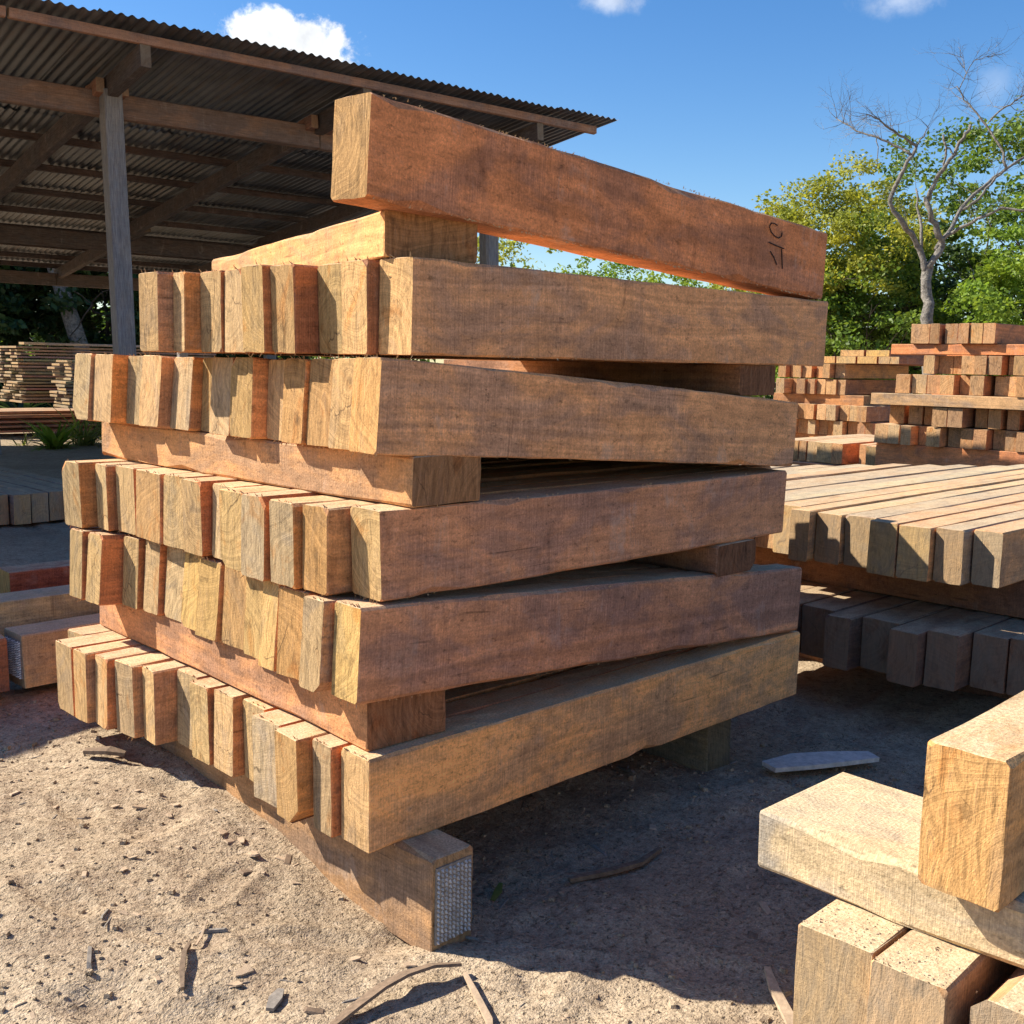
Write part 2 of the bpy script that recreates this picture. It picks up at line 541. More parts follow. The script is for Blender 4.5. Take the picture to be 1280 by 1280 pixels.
def beam_mesh(name, L, W, H, seed, nseg=14, ch=None, rough=1.0, mat=None):
    """a sawn beam: x along, origin at its near lower corner; slightly bowed, uneven arrises, saw-cut ends out of square"""
    r = random.Random(seed)
    if ch is None:
        ch = [r.uniform(0.002, 0.007) for _ in range(4)]
    corners = [(0, 0, 1, 0, 0, 1), (1, 0, 0, 1, -1, 0), (1, 1, -1, 0, 0, -1), (0, 1, 0, -1, 1, 0)]
    # each corner: position, then directions of the two chamfer points (previous side, next side)
    stations = [0.0, 0.004]
    for i in range(1, nseg):
        stations.append(L * (i + r.uniform(-0.25, 0.25)) / nseg)
    stations += [L - 0.004, L]
    by, bz = r.uniform(-0.005, 0.005) * rough, r.uniform(-0.004, 0.004) * rough
    sa, sb = r.uniform(-0.05, 0.05) * rough, r.uniform(-0.07, 0.07) * rough
    ta, tb = r.uniform(-0.05, 0.05), r.uniform(-0.07, 0.07)
    twist = r.uniform(-0.006, 0.006) * rough
    V, F = [], []
    ring_n = 16
    for si, x in enumerate(stations):
        u = x / L
        bow = 4 * u * (1 - u)
        inset = 0.0016 if si in (0, len(stations) - 1) else 0.0
        ring = []
        cs = []
        for c in ch:
            cc = c * r.uniform(0.6, 1.5)
            if r.random() < 0.10 and nseg > 4:
                cc += r.uniform(0.004, 0.014) * rough
            cs.append(cc)
        # order: bottom edge (y up), right, top, left, each with 2 inner points
        pts = []
        pts.append((cs[0], 0)); pts.append((W * 0.35, 0)); pts.append((W * 0.65, 0)); pts.append((W - cs[1], 0))
        pts.append((W, cs[1])); pts.append((W, H * 0.33)); pts.append((W, H * 0.67)); pts.append((W, H - cs[2]))
        pts.append((W - cs[2], H)); pts.append((W * 0.65, H)); pts.append((W * 0.35, H)); pts.append((cs[3], H))
        pts.append((0, H - cs[3])); pts.append((0, H * 0.67)); pts.append((0, H * 0.33)); pts.append((0, cs[0]))
        for y, z in pts:
            jy, jz = r.gauss(0, 0.0007) * rough, r.gauss(0, 0.0007) * rough
            if inset:
                y += inset * (1 if y < W / 2 else -1)
                z += inset * (1 if z < H / 2 else -1)
            yy = y + by * bow + jy
            zz = z + bz * bow + jz + twist * (y / W - 0.5) * u
            xo = 0.0
            if u < 0.02:
                xo = sa * (z - H / 2) * 0.6 + sb * (y - W / 2)
            elif u > 0.98:
                xo = ta * (z - H / 2) * 0.6 + tb * (y - W / 2)
            V.append((x + xo, yy, zz))
    ns = len(stations)
    for i in range(ns - 1):
        for k in range(ring_n):
            k2 = (k + 1) % ring_n
            a, b = i * ring_n + k, i * ring_n + k2
            F.append((a, a + ring_n, b + ring_n, b))
    F.append(tuple(range(ring_n)))
    F.append(tuple((ns - 1) * ring_n + k for k in range(ring_n))[::-1])
    me = pydata(name, V, F, mat or WOOD)
    me.materials.append(END_OF[mat or WOOD])
    nf = len(me.polygons)
    me.polygons[nf - 1].material_index = 1
    me.polygons[nf - 2].material_index = 1
    # make sure normals point outwards
    import bmesh
    bm = bmesh.new(); bm.from_mesh(me)
    bmesh.ops.recalc_face_normals(bm, faces=bm.faces)
    bm.to_mesh(me); bm.free()
    return me


def timber(name, loc, size, label, seed, pitch=0.0, yaw=0.0, roll=0.0, col=(0.36, 0.18, 0.10), nseg=14, ch=None,
           cat='timber', group=None, mat=None, rough=1.0, mesh=None, endtone=1.0):
    L, W, H = size
    me = mesh or beam_mesh(name, L, W, H, seed, nseg, ch, rough, mat)
    o = link(name, me)
    o.location = loc
    o.rotation_euler = (roll, pitch, yaw)
    if name == 'cross_bearer':
        endtone = 0.12
    o.color = (*col, endtone)
    tag(o, label, cat, group)
    return o


def splinters(parent, L, W, H, seed, n, edges=('top',), length=0.012, mat=None):
    """torn fibres left by the saw along the arrises of a beam"""
    r = np.random.default_rng(seed)
    Q = []
    for e in edges:
        x = r.uniform(0.01, L - 0.01, n)
        clus = (np.sin(x * 9 + seed) * 0.5 + 0.5) * (np.sin(x * 23 + 1.7 * seed) * 0.5 + 0.6)
        keep = r.uniform(0, 1, n) < clus + 0.12
        x = x[keep]
        for xi in x:
            l = length * r.uniform(0.3, 1.5)
            w = r.uniform(0.0008, 0.0026)
            if e == 'top':
                p = np.array([xi, r.uniform(0.0, 0.006), H - r.uniform(0, 0.004)]); d = np.array([r.uniform(-1.2, 1.2), -0.35, r.uniform(0.1, 0.9)])
            elif e == 'bottom':
                p = np.array([xi, r.uniform(0.0, 0.005), r.uniform(0, 0.004)]); d = np.array([r.uniform(-1.2, 1.2), -0.3, -r.uniform(0.1, 0.8)])
            else:  # end
                p = np.array([0.003, r.uniform(0, W), (H if r.random() < 0.6 else 0.0)]); d = np.array([-0.4, r.uniform(-0.5, 0.5), (1 if p[2] > 0 else -1) * r.uniform(0.2, 1)])
            d = d / np.linalg.norm(d) * l
            s = np.cross(d, np.array([0.2, 0.9, 0.3])); s = s / (np.linalg.norm(s) + 1e-9) * w
            Q.append([p - s, p + s, p + d + s * 0.2, p + d - s * 0.2])
    if not Q:
        return
    o = link('splinters', quads_mesh('splinters', np.array(Q), mat or SPLINTER), parent)
    o['kind'] = 'stuff'
    return o


# ------------------------------------------------------------------ ground
def vnoise(x, y, scale, seed):
    r = np.random.default_rng(seed)
    T = r.uniform(-1, 1, (256, 256))
    X, Y = x * scale, y * scale
    xi, yi = np.floor(X).astype(int), np.floor(Y).astype(int)
    fx, fy = X - xi, Y - yi
    fx, fy = fx * fx * (3 - 2 * fx), fy * fy * (3 - 2 * fy)
    g = lambda a, b: T[a % 256, b % 256]
    return (g(xi, yi) * (1 - fx) + g(xi + 1, yi) * fx) * (1 - fy) + (g(xi, yi + 1) * (1 - fx) + g(xi + 1, yi + 1) * fx) * fy


def sstep(a, b, v):
    t = np.clip((v - a) / (b - a), 0, 1)
    return t * t * (3 - 2 * t)


def base_h(x, y):
    rise = 0.15 * sstep(-0.15, 1.35, y)
    tb = sstep(0.7, 1.7, x) * (1 - sstep(1.8, 3.6, y))
    return rise * (1 - tb)


FOOT = [(-0.52, 0.62, 1.9), (-0.36, 0.30, 2.2), (-0.30, 1.02, 1.7), (-0.62, 0.18, 2.0), (-0.10, 0.10, 2.5), (-0.75, 0.95, 1.8), (-0.16, 0.42, 0.4), (0.55, -0.62, 2.3), (0.30, -0.36, 2.6), (0.95, -0.45, 0.5), (-0.48, 1.32, 1.6)]


def ground_h(x, y):
    x = np.asarray(x, float); y = np.asarray(y, float)
    h = base_h(x, y)
    h = h + 0.020 * vnoise(x, y, 1.3, 1) + 0.012 * vnoise(x, y, 3.1, 2) + 0.008 * vnoise(x, y, 7.3, 3)
    h = h + 0.0040 * vnoise(x, y, 15.0, 4) + 0.0022 * vnoise(x, y, 29.0, 5)
    # scuffs and shallow dents
    d = vnoise(x, y, 5.2, 9)
    h = h - 0.016 * sstep(0.45, 0.85, d)
    for fx, fy, fa in FOOT:
        u = (x - fx) * math.cos(fa) + (y - fy) * math.sin(fa)
        v = -(x - fx) * math.sin(fa) + (y - fy) * math.cos(fa)
        e = np.sqrt((u / 0.135) ** 2 + (v / 0.052) ** 2)
        h = h - 0.010 * (1 - sstep(0.55, 1.1, e)) + 0.004 * (1 - sstep(0.0, 0.28, np.abs(e - 1.15)))
    return h - 0.012


def axis(a, b, fine, far, growth=1.09):
    mid = list(np.arange(a, b, fine))
    s = fine; v = b; hi = []
    while v < far:
        hi.append(v); s *= growth; v += s
    hi.append(far)
    s = fine; v = a - fine; lo = []
    while v > -far:
        lo.append(v); s *= growth; v -= s
    lo.append(-far)
    return np.array(lo[::-1] + mid + hi)


def build_ground():
    xs = axis(-1.3, 2.3, 0.0135, 320.0)
    ys = axis(-1.6, 2.4, 0.0135, 320.0)
    X, Y = np.meshgrid(xs, ys, indexing='ij')
    Z = ground_h(X, Y)
    nx, ny = X.shape
    idx = np.arange(nx * ny).reshape(nx, ny)
    q = np.stack([idx[:-1, :-1], idx[1:, :-1], idx[1:, 1:], idx[:-1, 1:]], -1).reshape(-1, 4)
    me = bpy.data.meshes.new('ground')
    me.vertices.add(nx * ny)
    me.vertices.foreach_set('co', np.stack([X, Y, Z], -1).reshape(-1).astype(np.float32))
    me.loops.add(q.size)
    me.loops.foreach_set('vertex_index', q.reshape(-1).astype(np.int32))
    me.polygons.add(len(q))
    me.polygons.foreach_set('loop_start', np.arange(len(q), dtype=np.int32) * 4)
    me.polygons.foreach_set('loop_total', np.full(len(q), 4, dtype=np.int32))
    me.polygons.foreach_set('use_smooth', np.ones(len(q), dtype=bool))
    me.materials.append(SOIL)
    me.update(calc_edges=True)
    o = link('ground', me)
    o['kind'] = 'structure'


build_ground()

ORD = ['first', 'second', 'third', 'fourth', 'fifth', 'sixth', 'seventh', 'eighth', 'ninth', 'tenth', 'eleventh',
       'twelfth', 'thirteenth', 'fourteenth', 'fifteenth', 'sixteenth']

# ------------------------------------------------------------------ the tall stack in the middle
RED = (0.59, 0.255, 0.12)
TAN = (0.70, 0.345, 0.13)
BRN = (0.64, 0.36, 0.19)
PUR = (0.53, 0.28, 0.165)
PALE = (0.60, 0.40, 0.21)
SIDES = [RED, TAN, BRN, (0.50, 0.25, 0.125), (0.46, 0.21, 0.10), (0.55, 0.31, 0.155)]

# (x of the sawn end, y of the right side, width) from the front corner leftwards, measured row by row
R3 = [(0.115, -0.009, 0.127), (0.083, 0.122, 0.108), (0.103, 0.234, 0.13), (0.037, 0.368, 0.106), (0.015, 0.478, 0.106),
      (0.035, 0.588, 0.13), (0.032, 0.722, 0.117), (-0.013, 0.843, 0.074), (-0.054, 0.921, 0.123)]
R4 = [(0.02, -0.002, 0.118), (0.055, 0.12, 0.13), (0.08, 0.254, 0.13), (0.073, 0.388, 0.11), (0.115, 0.502, 0.13),
      (0.065, 0.636, 0.114), (0.073, 0.755, 0.13), (0.124, 0.889, 0.13), (0.092, 1.023, 0.138), (0.057, 1.164, 0.13),
      (0.074, 1.298, 0.13), (0.026, 1.432, 0.152), (0.017, 1.588, 0.13)]
R5 = [(0.041, 0.009, 0.125), (-0.019, 0.147, 0.106), (-0.035, 0.266, 0.115), (-0.043, 0.393, 0.114), (-0.024, 0.52, 0.13),
      (0.028, 0.663, 0.13), (0.005, 0.806, 0.117), (0.021, 0.936, 0.13), (0.019, 1.079, 0.188), (0.027, 1.28, 0.13),
      (0.002, 1.423, 0.092), (-0.048, 1.528, 0.123)]
R6 = [(-0.037, 0.002, 0.11), (-0.058, 0.125, 0.093), (-0.031, 0.231, 0.13), (-0.029, 0.374, 0.078), (0.003, 0.465, 0.13),
      (0.024, 0.608, 0.13), (0.011, 0.751, 0.11), (0.032, 0.874, 0.13), (0.052, 1.017, 0.13), (0.036, 1.16, 0.103),
      (0.019, 1.276, 0.098), (-0.056, 1.387, 0.093), (-0.07, 1.493, 0.098)]
R7 = [(0, 0.0, 0.119), (-0.016, 0.132, 0.091), (-0.047, 0.236, 0.114), (-0.023, 0.363, 0.13), (0.027, 0.506, 0.13),
      (0.006, 0.649, 0.114), (-0.003, 0.776, 0.105), (0.025, 0.893, 0.13), (-0.04, 1.036, 0.087), (-0.066, 1.137, 0.11),
      (-0.09, 1.26, 0.097), (-0.114, 1.369, 0.09), (-0.116, 1.472, 0.128), (-0.02, 1.604, 0.12)]

STACK = 'beams of the tall stack in the middle'


def stack_row(rows, word, zfun, slope, H, front_len, front_col, front_label, seed):
    r = random.Random(seed)
    pitch = math.atan(slope)
    for i, (x, y, w) in enumerate(rows):
        h = H - (0.0 if i == 0 else r.uniform(0.0, 0.004))
        L = front_len if i == 0 else r.uniform(1.84, 2.0)
        if i >= 3 and word in ('second', 'third', 'fourth'):
            L += r.uniform(0.22, 0.34)  # hidden far ends lengthened to throw shade on the low wide pile
        col = front_col if i == 0 else r.choice(SIDES)
        if i == 0:
            lab = front_label
        else:
            lab = f'sawn beam, {ORD[i]} from the front corner in the {word} row of the tall stack'
        ch = None
        if word == 'fourth' and i == len(rows) - 1:
            ch = [0.005, 0.045, 0.006, 0.004]
        elif r.random() < 0.14 and i:
            ch = [r.uniform(0.003, 0.006) for _ in range(4)]
            ch[r.randrange(4)] = r.uniform(0.015, 0.035)
        o = timber('sawn_timber', (x, y, zfun(x)), (L, w, h), lab, seed * 100 + i, pitch=pitch,
                   yaw=0.0 if i == 0 else r.uniform(-0.004, 0.004), col=col, nseg=22 if i == 0 else 10, ch=ch, group=STACK)
        if i == 0:
            splinters(o, L, w, h, seed * 7 + 1, 150, ('top',), 0.005)
            splinters(o, L, w, h, seed * 7 + 9, 90, ('bottom',), 0.004)
            splinters(o, L, w, h, seed * 7 + 2, 40, ('end',), 0.010)
        else:
            splinters(o, L, w, h, seed * 7 + 3 + i, 16, ('end',), 0.009)


stack_row(R7, 'lowest', lambda x: 0.230, 0.0, 0.238, 1.965, (0.84, 0.47, 0.20),
          'long tan front beam of the lowest row of the tall stack', 7)
stack_row(R6, 'second', lambda x: 0.612 - 0.0705 * (x + 0.037), 0.0705, 0.234, 1.99, PUR,
          'purplish brown front beam of the second row of the tall stack', 6)
stack_row(R5, 'third', lambda x: 0.850, 0.0, 0.220, 1.79, PUR,
          'dark reddish front beam with grey scuffs, third row of the tall stack', 5)
stack_row(R4, 'fourth', lambda x: 1.205 - 0.066 * (x - 0.02), 0.066, 0.226, 1.835, BRN,
          'brown front beam with swirling grain, fourth row of the tall stack', 4)
stack_row(R3, 'fifth', lambda x: 1.437, 0.0, 0.228, 1.90, BRN,
          'brown front beam with stained top edge, fifth row of the tall stack', 3)

top_beam = timber('sawn_timber', (-0.018, -0.004, 1.784), (2.0, 0.128, 0.230),
                  'reddish beam lying alone on top of the tall stack, digits scrawled near its end', 211,
                  pitch=math.atan(0.0575), col=RED, nseg=26, group=STACK, rough=1.15)
splinters(top_beam, 2.0, 0.128, 0.230, 91, 330, ('top',), 0.006)
splinters(top_beam, 2.0, 0.128, 0.230, 92, 350, ('bottom',), 0.006)


def scrawl(parent):
    """the handwritten marker strokes on the side of the top beam"""
    inv = parent.matrix_basis.inverted()
    strokes = [[(1.625, 1.896), (1.616, 1.882), (1.627, 1.868), (1.648, 1.857), (1.672, 1.852), (1.691, 1.859), (1.693, 1.872)],
               [(1.625, 1.896), (1.645, 1.8965), (1.662, 1.892)],
               [(1.616, 1.834), (1.66, 1.827), (1.71, 1.821)],
               [(1.695, 1.82), (1.701, 1.789), (1.707, 1.755)],
               [(1.628, 1.806), (1.649, 1.79), (1.671, 1.766)]]
    V, F = [], []
    for st in strokes:
        P = [inv @ Vector((x, -0.004, z)) for x, z in st]
        for p in P:
            p.y = -0.0022
        tube(V, F, P, [0.0018] * len(P), 5)
    tag(link('handwritten_mark', pydata('handwritten_mark', V, F, MARKER), parent), 'dark handwritten digits, turned sideways')


scrawl(top_beam)

# bearers (short cross timbers) of the tall stack
BEARER = 'cross bearers of the tall stack'
b1 = timber('cross_bearer', (0.095, -0.125, -0.03), (1.85, 0.131, 0.258), 'bottom bearer standing on the sand, metal nail plate on its end',
            301, yaw=math.pi / 2, col=(0.36, 0.24, 0.14), group=BEARER, ch=[0.004, 0.006, 0.012, 0.006])
b1.location = (0.095 + 0.131, -0.125, -0.03)
timber('cross_bearer', (1.69, 0.10, -0.03), (1.6, 0.13, 0.258), 'dark bottom bearer under the far right ends of the tall stack', 302,
       yaw=math.pi / 2, col=(0.27, 0.27, 0.19), group=BEARER)
timber('cross_bearer', (0.272, 0.038, 0.470), (1.64, 0.245, 0.134), 'reddish bearer between the lowest and second rows of the tall stack', 303,
       yaw=math.pi / 2 - 0.03, col=(0.50, 0.28, 0.15), group=BEARER)
timber('cross_bearer', (1.645, 0.0, 0.737), (1.6, 0.235, 0.108), 'small round-cornered bearer wedged under the far end of the third row', 304,
       yaw=math.pi / 2, roll=0.0, pitch=0.0, col=(0.34, 0.19, 0.11), group=BEARER, ch=[0.03, 0.012, 0.012, 0.012])
timber('cross_bearer', (0.357, 0.0, 1.073), (1.72, 0.236, 0.124), 'tan bearer with ringed end between the third and fourth rows', 305,
       yaw=math.pi / 2, col=(0.53, 0.33, 0.17), group=BEARER)
timber('cross_bearer', (1.715, 0.01, 1.333), (1.5, 0.195, 0.103), 'bearer wedged under the far end of the fifth row of the stack', 306,
       yaw=math.pi / 2, col=(0.33, 0.19, 0.11), group=BEARER)
timber('cross_bearer', (0.350, 0.02, 1.668), (1.62, 0.256, 0.110), 'pale slanting bearer under the single top beam, cracked at its end', 307,
       yaw=math.pi / 2 - 0.26, col=(0.60, 0.36, 0.17), group=BEARER)


for o in COL.objects:
    if o.name.startswith('cross_bearer') and o is not b1:
        o.data.materials[1] = END_HEART
        o.color[3] = 0.0


def nail_plate(parent, W, H):
    """pressed steel anti-split plate: rows of raised teeth on the end of the bearer"""
    V, F = [], []
    y0, y1, z0, z1 = 0.007, W - 0.009, 0.036, H - 0.024
    x = -0.0045
    V += [(x, y0, z0), (x, y1, z0), (x, y1, z1), (x, y0, z1), (0.006, y0, z0), (0.006, y1, z0), (0.006, y1, z1), (0.006, y0, z1)]
    F += [(3, 2, 1, 0), (0, 1, 5, 4), (1, 2, 6, 5), (2, 3, 7, 6), (3, 0, 4, 7)]
    link_plate = link('nail_plate', pydata('nail_plate', V, F, PLATE_DARK), parent)
    tag(link_plate, 'galvanised toothed steel plate')
    V, F = [], []
    ny, nz = 9, 16
    for i in range(ny):
        for j in range(nz):
            cy = y0 + (i + 0.5) * (y1 - y0) / ny
            cz = z0 + (j + 0.5 + 0.25 * (i % 2)) * (z1 - z0) / (nz + 0.5)
            a, b = 0.0042, 0.0052
            if j % 2:
                a, b = b * 0.9, a * 0.9
            n = len(V)
            V += [(x - 0.0002, cy - a, cz - b * .4), (x - 0.0002, cy + a * .4, cz - b), (x - 0.0002, cy + a, cz + b * .4), (x - 0.0002, cy - a * .4, cz + b),
                  (x - 0.0085, cy + a * .3, cz - 0.002)]
            F += [(n, n + 1, n + 4), (n + 1, n + 2, n + 4), (n + 2, n + 3, n + 4), (n + 3, n, n + 4)]
    link('plate_teeth', pydata('plate_teeth', V, F, PLATE), link_plate)
    return link_plate


nail_plate(b1, 0.131, 0.258)

# ------------------------------------------------------------------ the low wide pile on the right
TABLE_TOP = [(2.78, -0.393, 0.118), (2.711, -0.268, 0.115), (2.675, -0.147, 0.131), (2.671, -0.01, 0.125), (2.76, 0.121, 0.15),
             (2.739, 0.277, 0.121), (2.694, 0.404, 0.098), (2.80, 0.508, 0.14), (2.88, 0.654, 0.14), (2.82, 0.80, 0.13), (2.86, 0.936, 0.14),
             (2.8, 1.082, 0.13), (2.84, 1.218, 0.14), (2.78, 1.364, 0.13), (2.86, 1.50, 0.14), (2.8, 1.646, 0.14)]
TABLE_LOW = [(2.7, -0.579, 0.101), (2.697, -0.472, 0.134), (2.572, -0.332, 0.123), (2.511, -0.203, 0.124), (2.615, -0.072, 0.16),
             (2.52, 0.094, 0.111), (2.614, 0.211, 0.16), (2.6, 0.377, 0.14), (2.66, 0.523, 0.14), (2.6, 0.67, 0.14)]
rt = random.Random(50)
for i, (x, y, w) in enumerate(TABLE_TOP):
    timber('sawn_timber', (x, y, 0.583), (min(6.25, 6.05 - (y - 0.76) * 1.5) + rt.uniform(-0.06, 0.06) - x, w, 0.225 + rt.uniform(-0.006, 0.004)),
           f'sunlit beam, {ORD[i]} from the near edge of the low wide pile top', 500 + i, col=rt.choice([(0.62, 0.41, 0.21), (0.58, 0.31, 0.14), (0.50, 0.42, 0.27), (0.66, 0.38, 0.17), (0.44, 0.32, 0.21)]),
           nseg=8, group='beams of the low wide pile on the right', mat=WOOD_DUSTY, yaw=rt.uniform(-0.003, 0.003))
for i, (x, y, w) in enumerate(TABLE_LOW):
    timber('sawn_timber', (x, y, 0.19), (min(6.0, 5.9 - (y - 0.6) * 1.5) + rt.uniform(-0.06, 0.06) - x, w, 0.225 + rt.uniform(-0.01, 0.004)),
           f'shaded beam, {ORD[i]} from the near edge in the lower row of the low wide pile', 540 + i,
           col=rt.choice([(0.24, 0.125, 0.075), (0.20, 0.125, 0.085), (0.27, 0.155, 0.09)]), endtone=0.0, nseg=6, group='beams of the low wide pile on the right', mat=WOOD_DUSTY)  # lower row's wood and ends coloured darker to stand in for shade
for k, (x, z, h, lab) in enumerate(((3.25, 0.42, 0.16, 'front cross bearer between the two rows of the low wide pile'),
                                    (4.55, 0.42, 0.16, 'rear cross bearer between the two rows of the low wide pile'),
                                    (3.45, -0.03, 0.218, 'front ground bearer in the dark under the low wide pile'),
                                    (4.60, -0.03, 0.218, 'rear ground bearer in the dark under the low wide pile'))):
    timber('cross_bearer', (x, -0.62, z), (2.4, 0.18, h), lab, 570 + k, yaw=math.pi / 2, col=(0.30, 0.16, 0.09), nseg=6,
           group='bearers of the low wide pile')

# ------------------------------------------------------------------ the cut-off pile in the near right corner
NEAR = 'timbers of the near pile in the corner'
for i, (x, y, w) in enumerate(((0.128, -1.228, 0.140), (0.110, -1.362, 0.127), (0.140, -1.52, 0.130), (0.13, -1.66, 0.13))):
    o = timber('sawn_timber', (x, y, 0.205), (1.9, w, 0.243), ['dusty beam at the left end of the near pile lower row',
               'dusty beam with ringed end, second in the near pile lower row', 'sawdust-covered beam with worn corner, third in the near pile lower row',
               'beam fourth from the left in the near pile lower row'][i], 600 + i, col=(0.46, 0.30, 0.17), nseg=12, group=NEAR, mat=WOOD_SAWDUST, endtone=0.5,
               ch=[[0.004] * 4, [0.004, 0.004, 0.004, 0.008], [0.006, 0.006, 0.03, 0.008], [0.004] * 4][i])
    splinters(o, 1.9, w, 0.243, 630 + i, 20, ('end',), 0.006)
timber('cross_bearer', (0.562, -2.30, 0.455), (1.372, 0.312, 0.113), 'pale greenish beam lying across the near pile', 610, yaw=math.pi / 2,
       col=(0.45, 0.40, 0.29), nseg=14, group=NEAR, mat=WOOD, ch=[0.004, 0.004, 0.008, 0.006])
fg = timber('sawn_timber', (0.178, -1.408, 0.572), (1.95, 0.137, 0.250), 'orange beam on top of the near pile, wavy end grain facing left', 611,
            col=(0.60, 0.335, 0.135), nseg=14, group=NEAR, endtone=0.0)
splinters(fg, 1.95, 0.137, 0.25, 640, 30, ('top',), 0.012)
for k, (x, lab) in enumerate(((0.55, 'left ground bearer under the near pile'), (1.75, 'right ground bearer under the near pile'))):
    timber('cross_bearer', (x, -1.75, -0.02), (0.75, 0.15, 0.225), lab, 620 + k, yaw=math.pi / 2, col=(0.3, 0.2, 0.12), nseg=4, group=NEAR)

# ------------------------------------------------------------------ the two far stacks on the right
FAR_MESH = [beam_mesh('far_beam', 2.0, 0.13, 0.205, 700 + k, 3, None, 1.4, WOOD) for k in range(7)]
rf = random.Random(77)
FARCOL = [(0.56, 0.28, 0.14), (0.60, 0.33, 0.17), (0.50, 0.23, 0.12), (0.56, 0.37, 0.22), (0.40, 0.21, 0.12)]


def far_row(xbase, edges, z, h, word, pile, n0=0):
    """edges: list of (y_right, width, x offset)"""
    for i, (y, w, dx) in enumerate(edges):
        o = timber('sawn_timber', (xbase + dx, y, z), (2.0, w, h), f'beam, {ORD[i + n0]} from the right in the {word} row of the {pile}', 0,
                   col=rf.choice(FARCOL), endtone=0.4, mesh=rf.choice(FAR_MESH), group=f'beams of the {pile}')
        o.scale = (rf.uniform(0.95, 1.03), w / 0.13, h / 0.205)


def auto_edges(y0, y1, w=0.13):
    out = []
    y = y0
    while y < y1 - 0.06:
        ww = w * rf.uniform(0.85, 1.25)
        out.append((y, ww, rf.choice([0, 0.02, -0.05, 0.06, -0.08, 0.1, 0.16])))
        y += ww + rf.choice([0.008, 0.008, 0.02, 0.05])
    return out


FP = 'far right stack'
far_row(9.6, [(2.405, 0.125, 0), (2.535, 0.125, 0), (2.67, 0.105, -0.02), (2.81, 0.13, 0.05), (2.98, 0.10, 0.0), (3.095, 0.20, 0.02)], 1.725, 0.205, 'top', FP)
far_row(9.6, auto_edges(1.75, 3.2), 1.412, 0.19, 'fifth', FP)
far_row(9.58, auto_edges(1.70, 3.42), 1.200, 0.20, 'fourth', FP)
far_row(9.6, auto_edges(1.70, 3.52), 0.865, 0.20, 'third', FP)
far_row(9.62, auto_edges(1.70, 3.58), 0.650, 0.205, 'second', FP)
far_row(9.80, [(3.68, 0.135, 0), (3.85, 0.11, 0.12), (4.10, 0.14, 0.0), (4.25, 0.19, 0.02), (4.45, 0.135, 0.06), (4.60, 0.09, 0.05), (4.70, 0.125, 0.05), (4.84, 0.135, 0.1)],
        0.36, 0.236, 'lowest', FP)
for o in list(COL.objects):
    if o.get('label', '') == f'beam, first from the right in the lowest row of the {FP}':
        o.scale.x = 2.0
        o['label'] = 'long beam running back at the foot of the far right stack'
        o.color = (0.46, 0.20, 0.095, 1)
for k, (x, y, z, L, h, lab) in enumerate(((9.86, 1.9, 1.612, 1.62, 0.108, 'bearer under the top beams of the far right stack'),
                                          (11.2, 1.9, 1.612, 1.6, 0.108, 'rear bearer under the top beams of the far right stack'),
                                          (9.72, 1.7, 1.070, 1.95, 0.122, 'pale bearer halfway up the far right stack'),
                                          (11.2, 1.7, 1.070, 1.95, 0.122, 'rear bearer halfway up the far right stack'),
                                          (9.9, 1.7, 0.40, 1.95, 0.245, 'long reddish beam along the base of the far right stack'),
                                          (11.3, 1.7, 0.40, 1.6, 0.245, 'rear base bearer of the far right stack'),
                                          (9.95, 1.7, -0.05, 3.3, 0.40, 'front foundation beam under the far right stack'),
                                          (11.3, 1.7, -0.05, 3.3, 0.40, 'rear foundation beam under the far right stack'))):
    timber('cross_bearer', (x, y, z), (L, 0.2, h), lab, 720 + k, yaw=math.pi / 2, col=(0.46, 0.32, 0.19) if k == 2 else (0.60, 0.27, 0.13), nseg=4,
           group='bearers of the far right stack')

MP = 'farthest stack'
far_row(13.1, auto_edges(5.95, 7.0), 1.315, 0.21, 'top', MP)
far_row(13.0, auto_edges(5.90, 7.1), 1.075, 0.22, 'fourth', MP)
far_row(13.0, auto_edges(5.45, 6.75), 0.70, 0.225, 'third', MP)
far_row(13.05, auto_edges(5.40, 6.75), 0.475, 0.215, 'second', MP)
far_row(13.05, auto_edges(5.40, 6.75), 0.125, 0.225, 'lowest', MP)
for k, (x, y, z, L, h, lab) in enumerate(((13.3, 5.6, 0.925, 1.5, 0.148, 'front bearer of the farthest stack'),
                                          (14.6, 5.6, 0.925, 1.5, 0.148, 'rear bearer of the farthest stack'),
                                          (13.3, 5.4, 0.35, 1.4, 0.125, 'lower front bearer of the farthest stack'),
                                          (14.6, 5.4, 0.35, 1.4, 0.125, 'lower rear bearer of the farthest stack'),
                                          (13.3, 5.4, -0.05, 1.4, 0.172, 'front ground bearer of the farthest stack'),
                                          (14.6, 5.4, -0.05, 1.4, 0.172, 'rear ground bearer of the farthest stack'))):
    timber('cross_bearer', (x, y, z), (L, 0.2, h), lab, 740 + k, yaw=math.pi / 2, col=(0.40, 0.22, 0.11), nseg=4, group='bearers of the farthest stack')
for k in range(4):
    timber('long_plank', (13.0 + 0.02 * k, 5.05 + 0.34 * k, 1.535), (3.9, 0.31, 0.10), f'long dull red plank, {ORD[k]} from the right on top of the farthest stack', 760 + k,
           col=(0.36, 0.17, 0.10), nseg=4, cat='plank', group='planks on the farthest stack')
for k in range(2):
    timber('long_plank', (13.2, 5.3 + 0.4 * k, 1.64), (4.6, 0.36, 0.09), f'upper dull red plank, {ORD[k]} from the right crowning the farthest stack', 770 + k,
           col=(0.38, 0.17, 0.10), nseg=4, cat='plank', group='planks on the farthest stack')

